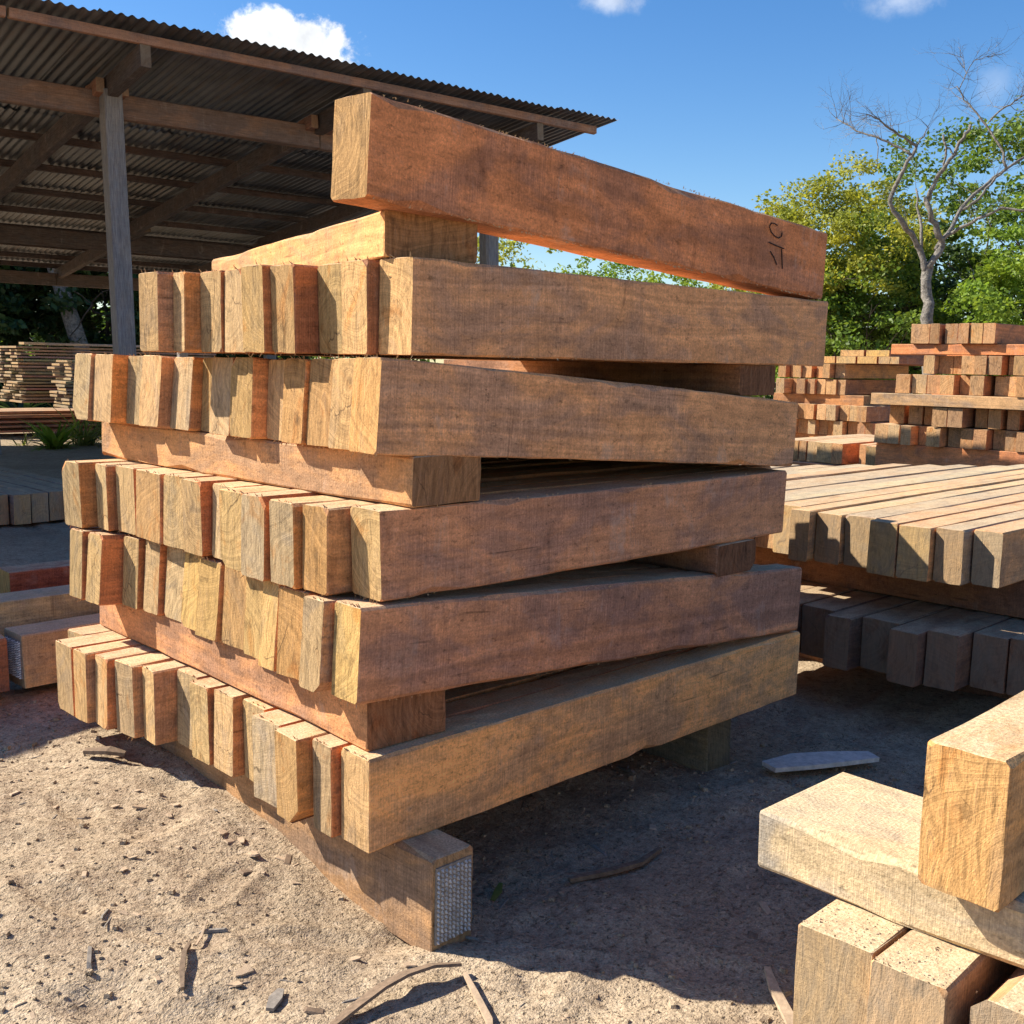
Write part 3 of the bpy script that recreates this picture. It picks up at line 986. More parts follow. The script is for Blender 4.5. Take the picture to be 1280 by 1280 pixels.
# ------------------------------------------------------------------ timbers in the shade on the left
LEFT = 'timbers lying in the shade on the left'
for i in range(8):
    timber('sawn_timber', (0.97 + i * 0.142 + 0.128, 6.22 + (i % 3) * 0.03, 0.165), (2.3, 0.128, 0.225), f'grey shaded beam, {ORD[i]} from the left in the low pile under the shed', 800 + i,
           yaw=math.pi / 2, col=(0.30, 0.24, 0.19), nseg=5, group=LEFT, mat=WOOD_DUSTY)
for k, (y, lab) in enumerate(((6.45, 'front ground bearer of the low pile under the shed'), (8.1, 'rear ground bearer of the low pile under the shed'))):
    timber('cross_bearer', (0.8, y, 0.06), (1.6, 0.15, 0.104), lab, 810 + k, col=(0.26, 0.19, 0.14), nseg=4, group=LEFT)
lb = timber('sawn_timber', (-0.072, 2.03, 0.185), (2.1, 0.16, 0.205), 'tan beam with a nail plate on its end, beside the tall stack at left', 820,
            yaw=0.03, col=(0.56, 0.49, 0.29), nseg=8, group=LEFT, mat=WOOD_DUSTY)
nail_plate(lb, 0.16, 0.205)
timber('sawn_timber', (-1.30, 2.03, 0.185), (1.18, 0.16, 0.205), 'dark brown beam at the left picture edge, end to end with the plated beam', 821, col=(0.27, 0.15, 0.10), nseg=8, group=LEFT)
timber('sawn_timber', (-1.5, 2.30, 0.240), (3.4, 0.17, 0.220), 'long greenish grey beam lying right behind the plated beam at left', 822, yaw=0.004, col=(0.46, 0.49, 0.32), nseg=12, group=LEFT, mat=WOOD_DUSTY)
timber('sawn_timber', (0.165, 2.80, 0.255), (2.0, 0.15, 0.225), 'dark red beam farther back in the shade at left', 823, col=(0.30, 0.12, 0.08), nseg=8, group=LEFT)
timber('long_plank', (0.27, 2.58, 0.16), (1.6, 0.035, 0.255), 'thin plank on edge behind the greenish beam', 824, col=(0.42, 0.30, 0.20), nseg=6, cat='plank', group=LEFT)
timber('cross_bearer', (0.62, 2.27, 0.10), (0.75, 0.14, 0.138), 'short ground bearer under the greenish beam at left', 825, yaw=math.pi / 2, col=(0.28, 0.2, 0.13), nseg=4, group=LEFT)

OFF_MESH = [beam_mesh('shade_stack_beam', 1.85, 0.125, 0.22, 830 + k, 3, None, 1.2, WOOD) for k in range(3)]  # unseen stack added left of the frame, only to cast shade
ro = random.Random(15)
for j in range(8):
    for i in range(3):
        o = timber('sawn_timber', (-1.85 + ro.uniform(-0.04, 0.04), 3.46 + i * 0.142, 0.10 + j * 0.235), (1.85, 0.125, 0.22),
                   'unseen beam added beyond the left picture edge to cast shade on the sand', 0, col=ro.choice(SIDES), mesh=ro.choice(OFF_MESH),
                   group='unseen beams added beyond the left edge to cast shade')

# stacks of thin boards beneath the back of the shed
rb = random.Random(12)
BOARD_MESH = [beam_mesh('board', 3.6, 0.30, 0.034, 840 + k, 4, None, 0.35, WOOD_DUSTY) for k in range(4)]


def board_stack(x0, y0, z0, n, cols, dz, L, lab, group, col):
    for j in range(n):
        for c in range(cols):
            o = timber('thin_board', (x0 + rb.uniform(-0.08, 0.08), y0 + c * 0.36 + rb.uniform(-0.02, 0.02), z0 + j * dz), (L, 0.3, 0.034), lab, 0,
                       col=tuple(v * rb.uniform(0.8, 1.15) for v in col), mesh=rb.choice(BOARD_MESH), cat='board', group=group,
                       yaw=rb.uniform(-0.01, 0.01))
            o.scale.x = L / 3.6


board_stack(5.35, 16.8, 0.62, 18, 3, 0.054, 3.6, 'thin board in the tall airy board pile at the left picture edge', 'boards of the left board pile', (0.34, 0.29, 0.24))
board_stack(5.3, 14.7, 0.62, 14, 2, 0.054, 3.0, 'thin grey board in the lower board pile just left of the tall stack', 'boards of the lower board pile', (0.28, 0.25, 0.22))
board_stack(4.3, 15.4, 0.22, 5, 3, 0.075, 3.4, 'reddish flat board in the base pile below the board piles', 'boards of the reddish base pile', (0.50, 0.22, 0.13))
timber('long_plank', (5.4, 16.75, 1.60), (2.6, 0.26, 0.04), 'pale plank lying on top of the tall board pile', 860, yaw=-0.03, col=(0.45, 0.42, 0.36), nseg=4, cat='plank', mat=WOOD_DUSTY)

# ------------------------------------------------------------------ open shed with corrugated roof
SD = Vector((0.9936, -0.1130, 0.0))
SN = Vector((0.1128, 0.9936, 0.0))
SLOPE = 0.098
ST = Vector((2.63, 7.11, 3.64))
shed = empty('open_shed', (2.63, 7.11, 0.1), math.atan2(SD.y, SD.x))
tag(shed, 'open timber shed with a low corrugated iron roof on posts', 'shed')
SHED_INV = shed.matrix_basis.inverted()


def spt(s, tt, dz=0.0):
    """point in the shed's own frame: s along the eave, tt back from the front plate"""
    return Vector((s, tt, ST.z - 0.1 - SLOPE * tt + dz))


def shed_bar(name, a, b, w, h, seed, mat=WOOD_SHED, col=(0.07, 0.042, 0.03), jit=0.0):
    """a squared timber between two points of the shed frame, its top face running along a-b"""
    d = b - a
    L = d.length
    me = beam_mesh(name, L, w, h, seed, 6, None, 1.2, mat)
    o = link(name, me, shed)
    yaw = math.atan2(d.y, d.x)
    pitch = -math.asin(d.z / L)
    o.rotation_euler = (0, pitch, yaw)
    rot = o.rotation_euler.to_matrix()
    o.location = a - rot @ Vector((0, w / 2, h))
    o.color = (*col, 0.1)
    return o


def shed_post(s, tt, top, w, seed, lean=(0.0, 0.0), col=(0.3, 0.28, 0.26)):
    base = Vector((s - lean[0], tt - lean[1], -0.2))
    tp = Vector((s, tt, top))
    d = tp - base
    me = beam_mesh('post', d.length, w, w, seed, 8, None, 1.3, WOOD_GREY)
    o = link('post', me, shed)
    q = d.to_track_quat('X', 'Z')
    o.rotation_mode = 'QUATERNION'
    o.rotation_quaternion = q
    o.location = base - q.to_matrix() @ Vector((0, w / 2, w / 2))
    o.color = (*col, 1)
    return o


zf = ST.z - 0.1
S0, S1 = -5.6, 4.85
for k, s in enumerate((-3.95, 0.0, 3.95)):
    shed_post(s, -0.02, zf - 0.01, 0.155, 900 + k, lean=(-0.10, 0.0))
for k, s in enumerate((-3.95, 0.0, 3.95)):
    shed_post(s + 0.05, 5.6, zf - SLOPE * 5.75 - 0.05, 0.15, 905 + k, lean=(-0.16, 0.02))
    shed_post(s + 0.1, 9.1, zf - SLOPE * 9.1 - 0.05, 0.15, 910 + k, lean=(-0.06, 0.0))
# plates (beams along the eave)
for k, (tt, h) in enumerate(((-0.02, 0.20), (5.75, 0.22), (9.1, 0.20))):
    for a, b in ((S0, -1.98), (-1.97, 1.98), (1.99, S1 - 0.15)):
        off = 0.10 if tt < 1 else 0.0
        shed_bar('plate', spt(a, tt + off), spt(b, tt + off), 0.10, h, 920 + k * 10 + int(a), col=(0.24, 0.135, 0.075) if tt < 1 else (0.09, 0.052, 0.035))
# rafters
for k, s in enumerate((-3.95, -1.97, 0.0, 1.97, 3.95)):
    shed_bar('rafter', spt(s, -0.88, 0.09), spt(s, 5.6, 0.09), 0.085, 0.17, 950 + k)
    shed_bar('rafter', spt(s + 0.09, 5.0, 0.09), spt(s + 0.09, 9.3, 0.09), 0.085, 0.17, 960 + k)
    for sg in (-1, 1):
        shed_bar('cleat', spt(s + sg * 0.10, -0.08, 0.06), spt(s + sg * 0.10, 0.2, 0.06), 0.07, 0.12, 970 + k * 2 + sg, col=(0.36, 0.17, 0.09))
# purlins
PUR_T = [-0.87, 0.95, 2.1, 3.2, 4.3, 5.35, 6.4, 7.5, 8.4, 9.15]
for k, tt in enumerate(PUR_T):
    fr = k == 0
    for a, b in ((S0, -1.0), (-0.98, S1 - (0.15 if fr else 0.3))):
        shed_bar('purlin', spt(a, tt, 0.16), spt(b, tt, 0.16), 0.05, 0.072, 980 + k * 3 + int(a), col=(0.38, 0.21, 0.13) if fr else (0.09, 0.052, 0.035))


def sheet_mesh(width, length, corr=10, per=10):
    V, F = [], []
    n = corr * per
    rows = 5
    for j in range(rows + 1):
        y = length * j / rows
        for i in range(n + 1):
            x = width * i / n
            V.append((x, y, 0.010 * math.cos(2 * math.pi * i / per) + 0.0015 * math.sin(j * 2.1 + i * 0.07)))
    for j in range(rows):
        for i in range(n):
            a = j * (n + 1) + i
            F.append((a, a + 1, a + n + 2, a + n + 1))
    return pydata('roof_sheet', V, F, SHEET, True)


SHEET_MESH = sheet_mesh(0.80, 2.75)
rs = random.Random(5)
ncol = int((S1 - S0) / 0.74)
for r_ in range(4):
    tt = -1.07 + r_ * 2.6
    for c in range(ncol):
        s = S0 + c * (S1 - S0 - 0.80) / (ncol - 1)
        o = link('roof_sheet', SHEET_MESH, shed)
        dz = 0.177 + (0.0035 if c % 2 else 0.0) + 0.016 * (4 - r_) * 0.0 + (0.014 if r_ % 2 == 0 else 0.0) + rs.uniform(0, 0.004)
        p = spt(s, tt, dz)
        o.location = p
        o.rotation_euler = (-math.atan(SLOPE), 0.0, rs.uniform(-0.004, 0.004))
        o.location.y += rs.uniform(-0.03, 0.03)

# ------------------------------------------------------------------ vegetation
def leaf_cloud(name, clumps, per, size, seed, mat, parent, flat=0.35):
    """clumps: list of (centre, radius). leaves are small folded diamonds scattered in the clumps"""
    r = np.random.default_rng(seed)
    out = []
    for c, rad in clumps:
        n = int(per * r.uniform(0.7, 1.3))
        d = r.normal(0, 1, (n, 3))
        d /= np.linalg.norm(d, axis=1)[:, None]
        rr = r.uniform(0.15, 1.0, n) ** 0.55
        P = np.array(c) + d * rr[:, None] * np.array(rad)
        ax = r.normal(0, 1, (n, 3)); ax[:, 2] *= 0.6; ax[:, 2] -= 0.25
        ax /= np.linalg.norm(ax, axis=1)[:, None]
        nn = r.normal(0, 1, (n, 3)); nn[:, 2] += flat * 2
        sd = np.cross(ax, nn); sd /= (np.linalg.norm(sd, axis=1)[:, None] + 1e-9)
        l = size * r.uniform(0.6, 1.35, n)[:, None]
        w = l * r.uniform(0.22, 0.34, n)[:, None]
        out.append(np.stack([P, P + ax * l * 0.5 + sd * w, P + ax * l, P + ax * l * 0.45 - sd * w], 1))
    return link(name, quads_mesh(name, np.concatenate(out), mat), parent)


def branchy(V, F, p, d, L, rad, depth, r, ends, kids=3, sides=5, gnarl=0.25, upw=0.1):
    n = 4
    pts = [Vector(p)]
    dd = Vector(d).normalized()
    for i in range(n):
        dd = (dd + Vector((r.gauss(0, gnarl), r.gauss(0, gnarl), r.gauss(0, gnarl) + upw)) * 0.6).normalized()
        pts.append(pts[-1] + dd * L / n)
    tube(V, F, pts, [rad * (1 - 0.6 * i / n) for i in range(n + 1)], sides)
    ends.append((pts[-1], depth))
    if depth <= 0:
        return
    for k in range(kids):
        i = r.choice([1, 2, 3, 4, 4]) if k else 4
        nd = (dd + Vector((r.gauss(0, 0.7), r.gauss(0, 0.7), r.gauss(0, 0.5)))).normalized()
        branchy(V, F, pts[i], nd, L * r.uniform(0.5, 0.8), rad * 0.5, depth - 1, r, ends, kids, max(3, sides - 1), gnarl, upw)


def leafy_tree(name, loc, height, spread, trunk_h, label, seed, leaf, per=75, size=0.13, nclump=80, trunk_r=0.14, dens_low=0.0, group=None, bark=BARK_DARK, flatten=0.55):
    r = random.Random(seed)
    x, y = loc
    z0 = float(base_h(np.array(x), np.array(y)))
    root = empty(name, (x, y, z0))
    tag(root, label, 'tree', group)
    V, F, ends = [], [], []
    lean = Vector((r.uniform(-0.12, 0.12), r.uniform(-0.12, 0.12), 1))
    pts = [Vector((0, 0, -0.1)) + lean * (trunk_h * i / 4) + Vector((r.gauss(0, 0.05), r.gauss(0, 0.05), 0)) * (i > 0) for i in range(5)]
    tube(V, F, pts, [trunk_r * (1.25 - 0.13 * i) for i in range(5)], 8)
    tips = []
    for k in range(7):
        a = 2 * math.pi * k / 7 + r.uniform(-0.3, 0.3)
        d = Vector((math.cos(a), math.sin(a), r.uniform(0.4, 1.4)))
        branchy(V, F, pts[4] - Vector((0, 0, r.uniform(0, trunk_h * 0.35))), d, (height - trunk_h) * r.uniform(0.3, 0.5), trunk_r * 0.45, 2, r, tips, 3, 5, 0.3, 0.12)
    link('trunk', pydata('trunk', V, F, bark, True), root)
    ch = (height - trunk_h)
    cz = trunk_h + ch * 0.5
    clumps = []
    for k in range(nclump):
        for _ in range(30):
            q = Vector((r.uniform(-1, 1), r.uniform(-1, 1), r.uniform(-1, 1)))
            if 0.35 < q.length < 1.0:
                break
        wob = 1 + 0.22 * math.sin(3.1 * math.atan2(q.y, q.x) + seed) + 0.15 * math.sin(5.3 * q.z + seed * 2)
        c = Vector((q.x * spread * wob, q.y * spread * wob, cz + q.z * ch * 0.56 * wob - dens_low * (1 - abs(q.z)) * 0.2))
        if c.z < 0.25:
            c.z = 0.25 + r.uniform(0, 0.4)
        rad = r.uniform(0.28, 0.62) * (spread / 2.2) ** 0.5
        clumps.append((tuple(c), (rad, rad, rad * flatten)))
    for t_, dep in tips:
        if dep == 0 and r.random() < 0.5:
            rad = r.uniform(0.25, 0.45)
            clumps.append((tuple(t_), (rad, rad, rad * flatten)))
    leaf_cloud('crown', clumps, per, size, seed, leaf, root)
    return root


BEH = 'trees behind the far stacks'
leafy_tree('leafy_tree', (24.4, 12.5), 6.5, 2.35, 2.6, 'yellow-green feathery tree to the left of the bare tree', 1, LEAF_YELLOW, 190, 0.10, 140, 0.13, group=BEH)
leafy_tree('leafy_tree', (23.2, 13.0), 5.3, 1.15, 2.4, 'thin yellowish tree at the left edge of the right-hand grove', 2, LEAF_YELLOW, 70, 0.11, 45, 0.09, group=BEH)
leafy_tree('leafy_tree', (30.6, 9.4), 8.9, 4.2, 1.6, 'large dark green tree at the right picture edge behind the bare tree', 3, LEAF_GREEN, 140, 0.15, 300, 0.25, group=BEH)
leafy_tree('leafy_tree', (25.2, 7.6), 5.0, 2.3, 0.4, 'bright green bushy tree right of the bare trunk', 4, LEAF_BRIGHT, 120, 0.12, 150, 0.13, group=BEH)
leafy_tree('leafy_tree', (24.2, 11.2), 4.4, 1.7, 0.6, 'mid green bush tree left of the bare trunk, below the yellow crown', 5, LEAF_GREEN, 95, 0.12, 90, 0.12, group=BEH)
leafy_tree('leafy_tree', (23.0, 12.4), 3.9, 1.2, 0.9, 'bright leafy sapling just right of the tall stack', 6, LEAF_BRIGHT, 85, 0.12, 60, 0.12, group=BEH)
leafy_tree('leafy_tree', (27.6, 13.0), 5.6, 2.4, 0.8, 'darker green tree filling the grove behind the yellow one', 7, LEAF_DARK, 110, 0.14, 170, 0.16, group=BEH)
leafy_tree('leafy_tree', (28.5, 6.2), 5.8, 2.6, 0.5, 'green tree beyond the right picture edge stacks', 8, LEAF_GREEN, 90, 0.14, 110, 0.18, group=BEH)
GAP = 'treetops seen through the gap under the top beam'
leafy_tree('leafy_tree', (24.6, 24.8), 5.6, 2.0, 2.4, 'leftmost treetop in the gap under the top beam, beside the shed post', 9, LEAF_YELLOW, 55, 0.14, 60, 0.12, group=GAP)
leafy_tree('leafy_tree', (28.0, 24.0), 5.2, 2.2, 2.4, 'pale treetop in the middle of the gap under the top beam', 10, LEAF_BRIGHT, 60, 0.14, 70, 0.12, group=GAP)
leafy_tree('leafy_tree', (26.8, 19.0), 5.0, 2.2, 1.6, 'bright treetop at the right end of the gap under the top beam', 11, LEAF_BRIGHT, 75, 0.13, 85, 0.12, group=GAP)
SHB = 'dark trees seen below the shed roof'
leafy_tree('leafy_tree', (8.4, 27.2), 7.5, 3.2, 0.2, 'dark tree behind the shed at the left picture edge', 12, LEAF_DARK, 130, 0.20, 230, 0.2, group=SHB)
leafy_tree('leafy_tree', (11.4, 26.2), 7.5, 3.0, 0.2, 'dark tree behind the shed, right of the leaning trunk', 13, LEAF_DARK, 130, 0.20, 230, 0.2, group=SHB)
leafy_tree('leafy_tree', (14.6, 27.0), 7.0, 2.8, 0.2, 'dark tree behind the grey shed post', 14, LEAF_DARK, 120, 0.20, 180, 0.2, group=SHB)
leafy_tree('leafy_tree', (5.4, 28.2), 7.0, 2.8, 0.2, 'dark tree outside the left picture edge, behind the shed', 15, LEAF_DARK, 110, 0.20, 150, 0.2, group=SHB)


def leaning_trunk():
    root = empty('tree_trunk', (9.45, 24.1, 0.15))
    tag(root, 'leaning grey tree trunk behind the shed, above the board piles', 'tree')
    V, F = [], []
    tube(V, F, [(0.1, -0.1, -0.2), (0.0, 0.0, 1.4), (-0.25, 0.3, 2.7), (-0.55, 0.7, 4.2), (-0.7, 1.1, 6.0)], [0.24, 0.21, 0.19, 0.16, 0.12], 9)
    link('trunk', pydata('trunk', V, F, BARK, True), root)
    leaf_cloud('crown', [((-0.7 + random.uniform(-1, 1), 1.1 + random.uniform(-1, 1), 6.4 + random.uniform(-0.5, 0.9)), (0.6, 0.6, 0.4)) for _ in range(25)], 60, 0.15, 33, LEAF_DARK, root)


random.seed(4)
leaning_trunk()


def fan_plant(name, loc, n, length, label, seed, mat, droop=0.6, width=0.02, cat='plant', group=None, upright=0.9):
    """a tussock of arching blades"""
    r = random.Random(seed)
    z0 = float(ground_h(np.array(loc[0]), np.array(loc[1])))
    root_pts, F = [], []
    V = []
    for k in range(n):
        a = r.uniform(0, 2 * math.pi)
        el = r.uniform(0.35, 1.2) * upright
        L = length * r.uniform(0.5, 1.1)
        d = Vector((math.cos(a) * math.cos(el), math.sin(a) * math.cos(el), math.sin(el)))
        s = Vector((-math.sin(a), math.cos(a), 0)) * width * r.uniform(0.6, 1.2)
        p = Vector((r.gauss(0, 0.05), r.gauss(0, 0.05), -0.01))
        seg = 5
        base = len(V)
        for i in range(seg + 1):
            w = s * (1 - (i / seg) ** 1.5) * (0.5 + min(1, i * 0.6))
            V.append(tuple(p - w)); V.append(tuple(p + w))
            p = p + d * (L / seg)
            d = (d + Vector((0, 0, -droop * 0.25 * r.uniform(0.6, 1.4)))).normalized()
        for i in range(seg):
            F.append((base + 2 * i, base + 2 * i + 1, base + 2 * i + 3, base + 2 * i + 2))
    o = link(name, pydata(name, V, F, mat))
    o.location = (loc[0], loc[1], z0)
    tag(o, label, cat, group)
    return o


WEED = 'weeds by the board piles'
fan_plant('weed_plant', (5.0, 13.5), 120, 1.15, 'drooping yellow-green tussock of weeds next to the base pile', 21, GRASS, 0.9, 0.012, group=WEED)
fan_plant('weed_plant', (4.45, 13.2), 70, 0.7, 'small bright green leafy weed on the sunlit sand at left', 22, LEAF_BRIGHT, 0.7, 0.035, group=WEED)
fan_plant('weed_plant', (5.5, 13.3), 90, 0.8, 'dark green weed clump against the stack at left', 23, LEAF_BRIGHT, 0.7, 0.022, group=WEED)
fan_plant('weed_plant', (4.3, 13.9), 20, 0.4, 'sparse thin weed at the left end of the weeds', 24, GRASS, 0.5, 0.008, group=WEED)
PALM = 'fan palms and grasses at the wood edge'
fan_plant('fan_palm', (6.9, 21.2), 46, 2.2, 'dusky fan palm behind the shed at the left picture edge', 25, LEAF_DARK, 0.5, 0.045, 'palm', PALM)
fan_plant('fan_palm', (19.6, 9.3), 60, 1.7, 'spiky pale palm rising over the farthest stack', 26, GRASS, 0.35, 0.035, 'palm', PALM)
fan_plant('fan_palm', (19.9, 10.3), 50, 1.6, 'spiky palm half hidden by the top beam end', 27, GRASS, 0.35, 0.03, 'palm', PALM)
fan_plant('fan_palm', (20.6, 8.6), 45, 1.7, 'spiky palm right behind the bare trunk foot', 28, GRASS, 0.4, 0.03, 'palm', PALM)

LIMBS = {
  'trunk': [(18.06, 6.8, -0.1), (18.2, 7.01, 1.81), (18.24, 7.09, 2.47), (18.27, 7.18, 3.06), (18.32, 7.2, 3.43)],
  'left': [(18.29, 7.19, 3.21), (18.23, 7.33, 3.69), (18.04, 7.43, 3.94), (17.83, 7.53, 4.15), (17.62, 7.67, 4.48), (17.65, 7.57, 4.89), (17.71, 7.43, 5.22), (17.85, 7.35, 5.51)],
  'leftA': [(17.85, 7.35, 5.51), (17.6, 7.48, 5.63), (17.34, 7.62, 5.76), (17.1, 7.74, 5.89), (16.78, 7.78, 5.93)],
  'leftB': [(17.77, 7.4, 5.33), (17.76, 7.74, 5.56), (17.63, 8.04, 5.72), (17.56, 8.41, 5.87), (17.51, 8.8, 6.13)],
  'leftC': [(17.85, 7.35, 5.51), (17.96, 7.28, 5.67), (17.93, 7.19, 5.81)],
  'mid': [(18.26, 7.32, 3.75), (18.57, 7.56, 4.36), (18.77, 7.75, 4.9)],
  'centre': [(18.31, 7.19, 3.36), (18.52, 7.07, 3.76), (18.4, 7.1, 4.04), (18.22, 7.19, 4.36), (18.19, 7.28, 4.64)],
  'centreB': [(18.22, 7.24, 4.58), (18.22, 7.14, 4.86), (18.25, 7.02, 5.1), (18.33, 6.85, 5.35), (18.37, 6.72, 5.65), (18.48, 6.67, 5.88)],
  'stubA': [(18.28, 7.01, 5.16), (18.32, 7.01, 5.4), (18.31, 7.08, 5.74)],
  'stubB': [(18.33, 6.85, 5.35), (18.28, 6.92, 5.46), (18.21, 7.01, 5.55)],
  'right': [(18.45, 7.13, 3.7), (19.0, 7.1, 4.16), (19.35, 7.11, 4.55), (19.96, 7.01, 4.99), (20.47, 6.86, 5.34), (21.16, 6.68, 5.71)],
  'rightB': [(18.5, 7.1, 3.85), (18.52, 6.71, 4.08), (18.53, 6.43, 4.21), (18.55, 6.02, 4.36), (18.68, 5.59, 4.29)],
  'rightC': [(19.28, 7.03, 4.51), (19.38, 6.82, 4.68), (19.61, 6.66, 5.01), (19.69, 6.48, 5.24)],
  'upper': [(20.14, 6.63, 5.35), (20.19, 6.8, 5.79), (20.16, 7.05, 6.15), (20.12, 7.29, 6.47), (20.08, 7.51, 6.71), (19.99, 7.65, 6.99)],
  'upperB': [(20.19, 7.04, 6.27), (20.27, 6.86, 6.5), (20.35, 6.66, 6.61), (20.48, 6.43, 6.82)],
  'upperC': [(20.02, 7.61, 6.93), (20.25, 7.59, 7.27), (20.31, 7.74, 7.61)],
  'upperD': [(20.22, 7.61, 7.2), (20.28, 7.46, 7.49), (20.43, 7.19, 7.56)],
  'drop': [(17.64, 8.03, 5.73), (17.62, 7.99, 5.44), (17.69, 8.02, 5.17)],
}
LIMB_R = {'trunk': (0.19, 0.15), 'left': (0.11, 0.055), 'leftA': (0.05, 0.018), 'leftB': (0.05, 0.018), 'leftC': (0.03, 0.012), 'mid': (0.055, 0.03),
          'centre': (0.12, 0.085), 'centreB': (0.08, 0.05), 'stubA': (0.045, 0.035), 'stubB': (0.03, 0.02), 'right': (0.085, 0.045), 'rightB': (0.06, 0.035),
          'rightC': (0.05, 0.03), 'upper': (0.05, 0.02), 'upperB': (0.035, 0.015), 'upperC': (0.018, 0.008), 'upperD': (0.016, 0.007), 'drop': (0.018, 0.012)}


def bare_tree():
    root = empty('bare_tree', (18.06, 6.8, 0.0))
    tag(root, 'bare grey dead tree with twisted forked branches behind the far stack', 'tree')
    r = random.Random(9)
    o0 = Vector((18.06, 6.8, 0.0))
    TV, TF = [], []
    for k, pts in LIMBS.items():
        a, b = (v * (0.62 if k == 'trunk' else 0.55) for v in LIMB_R[k])
        P = []
        src = [Vector(p) - o0 for p in pts]
        for i in range(len(src) - 1):
            for j in range(3):
                q = src[i].lerp(src[i + 1], j / 3)
                amp = 0.0 if (i == 0 and j == 0) else 0.25 * b + 0.008
                P.append(q + Vector((r.gauss(0, amp), r.gauss(0, amp), r.gauss(0, amp))))
        P.append(src[-1])
        n = len(P)
        V, F = [], []
        tube(V, F, P, [(a + (b - a) * i / (n - 1)) * r.uniform(0.9, 1.1) for i in range(n)], 9 if k == 'trunk' else 7)
        link('trunk' if k == 'trunk' else 'branch', pydata('trunk' if k == 'trunk' else 'branch', V, F, BARK, True), root)
        # twigs
        nt = {'leftA': 16, 'leftB': 20, 'leftC': 4, 'upper': 14, 'upperB': 16, 'upperC': 8, 'upperD': 8, 'left': 4, 'right': 10, 'rightB': 10, 'mid': 3, 'rightC': 5}.get(k, 0)
        for q in range(nt):
            i = r.randrange(n // 3, n)
            d = (P[min(i + 1, n - 1)] - P[i - 1]).normalized()
            nd = (d * 0.7 + Vector((r.gauss(0, 0.6), r.gauss(0, 0.6), r.gauss(0.25, 0.6)))).normalized()
            branchy(TV, TF, P[i], nd, r.uniform(0.22, 0.55), 0.0062, 2, r, [], 3, 4, 0.30, 0.05)
    o = link('twigs', pydata('twigs', TV, TF, BARK), root)
    o['kind'] = 'stuff'


bare_tree()


def thin_bare_tree():
    root = empty('bare_tree', (15.0, 16.2, 0.1))
    tag(root, 'thin bare tree seen in the gap beside the shed post', 'tree')
    r = random.Random(31)
    V, F, ends = [], [], []
    tube(V, F, [(0, 0, -0.2), (0.1, -0.05, 1.6), (0.05, 0.1, 2.8)], [0.07, 0.055, 0.04], 6)
    link('trunk', pydata('trunk', V, F, BARK_DARK, True), root)
    V, F = [], []
    for d in ((-0.5, 0.5, 1.2), (0.6, -0.5, 0.8), (0.2, 0.1, 1.4), (0.9, -0.7, 0.4)):
        branchy(V, F, (0.05, 0.1, 2.75), d, 1.1, 0.022, 2, r, ends, 3, 5, 0.25, 0.1)
    link('branches', pydata('branches', V, F, BARK_DARK), root)


thin_bare_tree()


def treeline():
    """the wood that closes the yard off, far behind everything"""
    r = random.Random(3)
    cl = []
    for k in range(620):
        a = math.radians(r.uniform(-25, 115))
        R_ = r.uniform(48, 62)
        x, y = -1.5 + R_ * math.cos(a), -2 + R_ * math.sin(a)
        top = 4.6 + 1.5 * math.sin(a * 9) + 0.9 * math.sin(a * 23 + 1)
        z = r.uniform(0.3, top)
        rad = r.uniform(0.8, 1.5)
        cl.append(((x, y, z), (rad, rad, rad * 0.7)))
    o = leaf_cloud('distant_woodland', cl, 110, 0.42, 88, LEAF_GREEN, None)
    tag(o, 'far green woodland closing off the yard behind the trees', 'woodland', None, 'stuff')


treeline()

# ------------------------------------------------------------------ litter on the ground
def gz(x, y):
    return float(ground_h(np.array(float(x)), np.array(float(y))))


def flake_mesh(seed, L, W, T, mat, n=9):
    r = random.Random(seed)
    V = []
    for s in (0, 1):
        for k in range(n):
            a = 2 * math.pi * k / n
            q = r.uniform(0.8, 1.12) if s == 0 else q
            f = 0.8 + 0.25 * math.sin(k * 2.3 + seed)
            V.append((math.cos(a) * L / 2 * f, math.sin(a) * W / 2 * f, (T if s else 0) + 0.15 * T * math.sin(k * 1.7)))
    F = [tuple(range(n))[::-1], tuple(range(n, 2 * n))] + [(k, (k + 1) % n, n + (k + 1) % n, n + k) for k in range(n)]
    return pydata('wood_chip', V, F, mat)


CHIPS = 'pale wood chips on the sand'
chip_spots = [(-0.05, 1.30, .045), (0.02, 1.14, .035), (-0.16, 0.90, .05), (-0.07, 0.86, .04), (-0.11, 0.82, .035), (-0.21, 0.96, .035), (-0.12, 1.0, .03), (-0.34, 0.62, .035),
              (-0.30, 0.65, .03), (-0.05, 0.62, .045), (-0.03, 0.49, .06), (-0.02, 0.57, .04), (-0.34, 0.05, .04), (-0.30, 0.08, .055), (-0.42, 0.45, .03), (0.0, 0.33, .03), (-0.06, -0.02, .035), (0.02, -0.13, .04)]
chip_m = [flake_mesh(k, 1.0, 0.62, 0.10, CHIP) for k in range(5)]
rc = random.Random(8)
for x, y, s in chip_spots:
    o = link('wood_chip', rc.choice(chip_m))
    o.location = (x, y, gz(x, y) + 0.001)
    o.scale = (s, s, s)
    o.rotation_euler = (rc.uniform(-0.25, 0.25), rc.uniform(-0.25, 0.25), rc.uniform(0, 6.28))
    tag(o, 'small pale wood chip lying on the sand in front of the tall stack', 'wood chip', CHIPS)


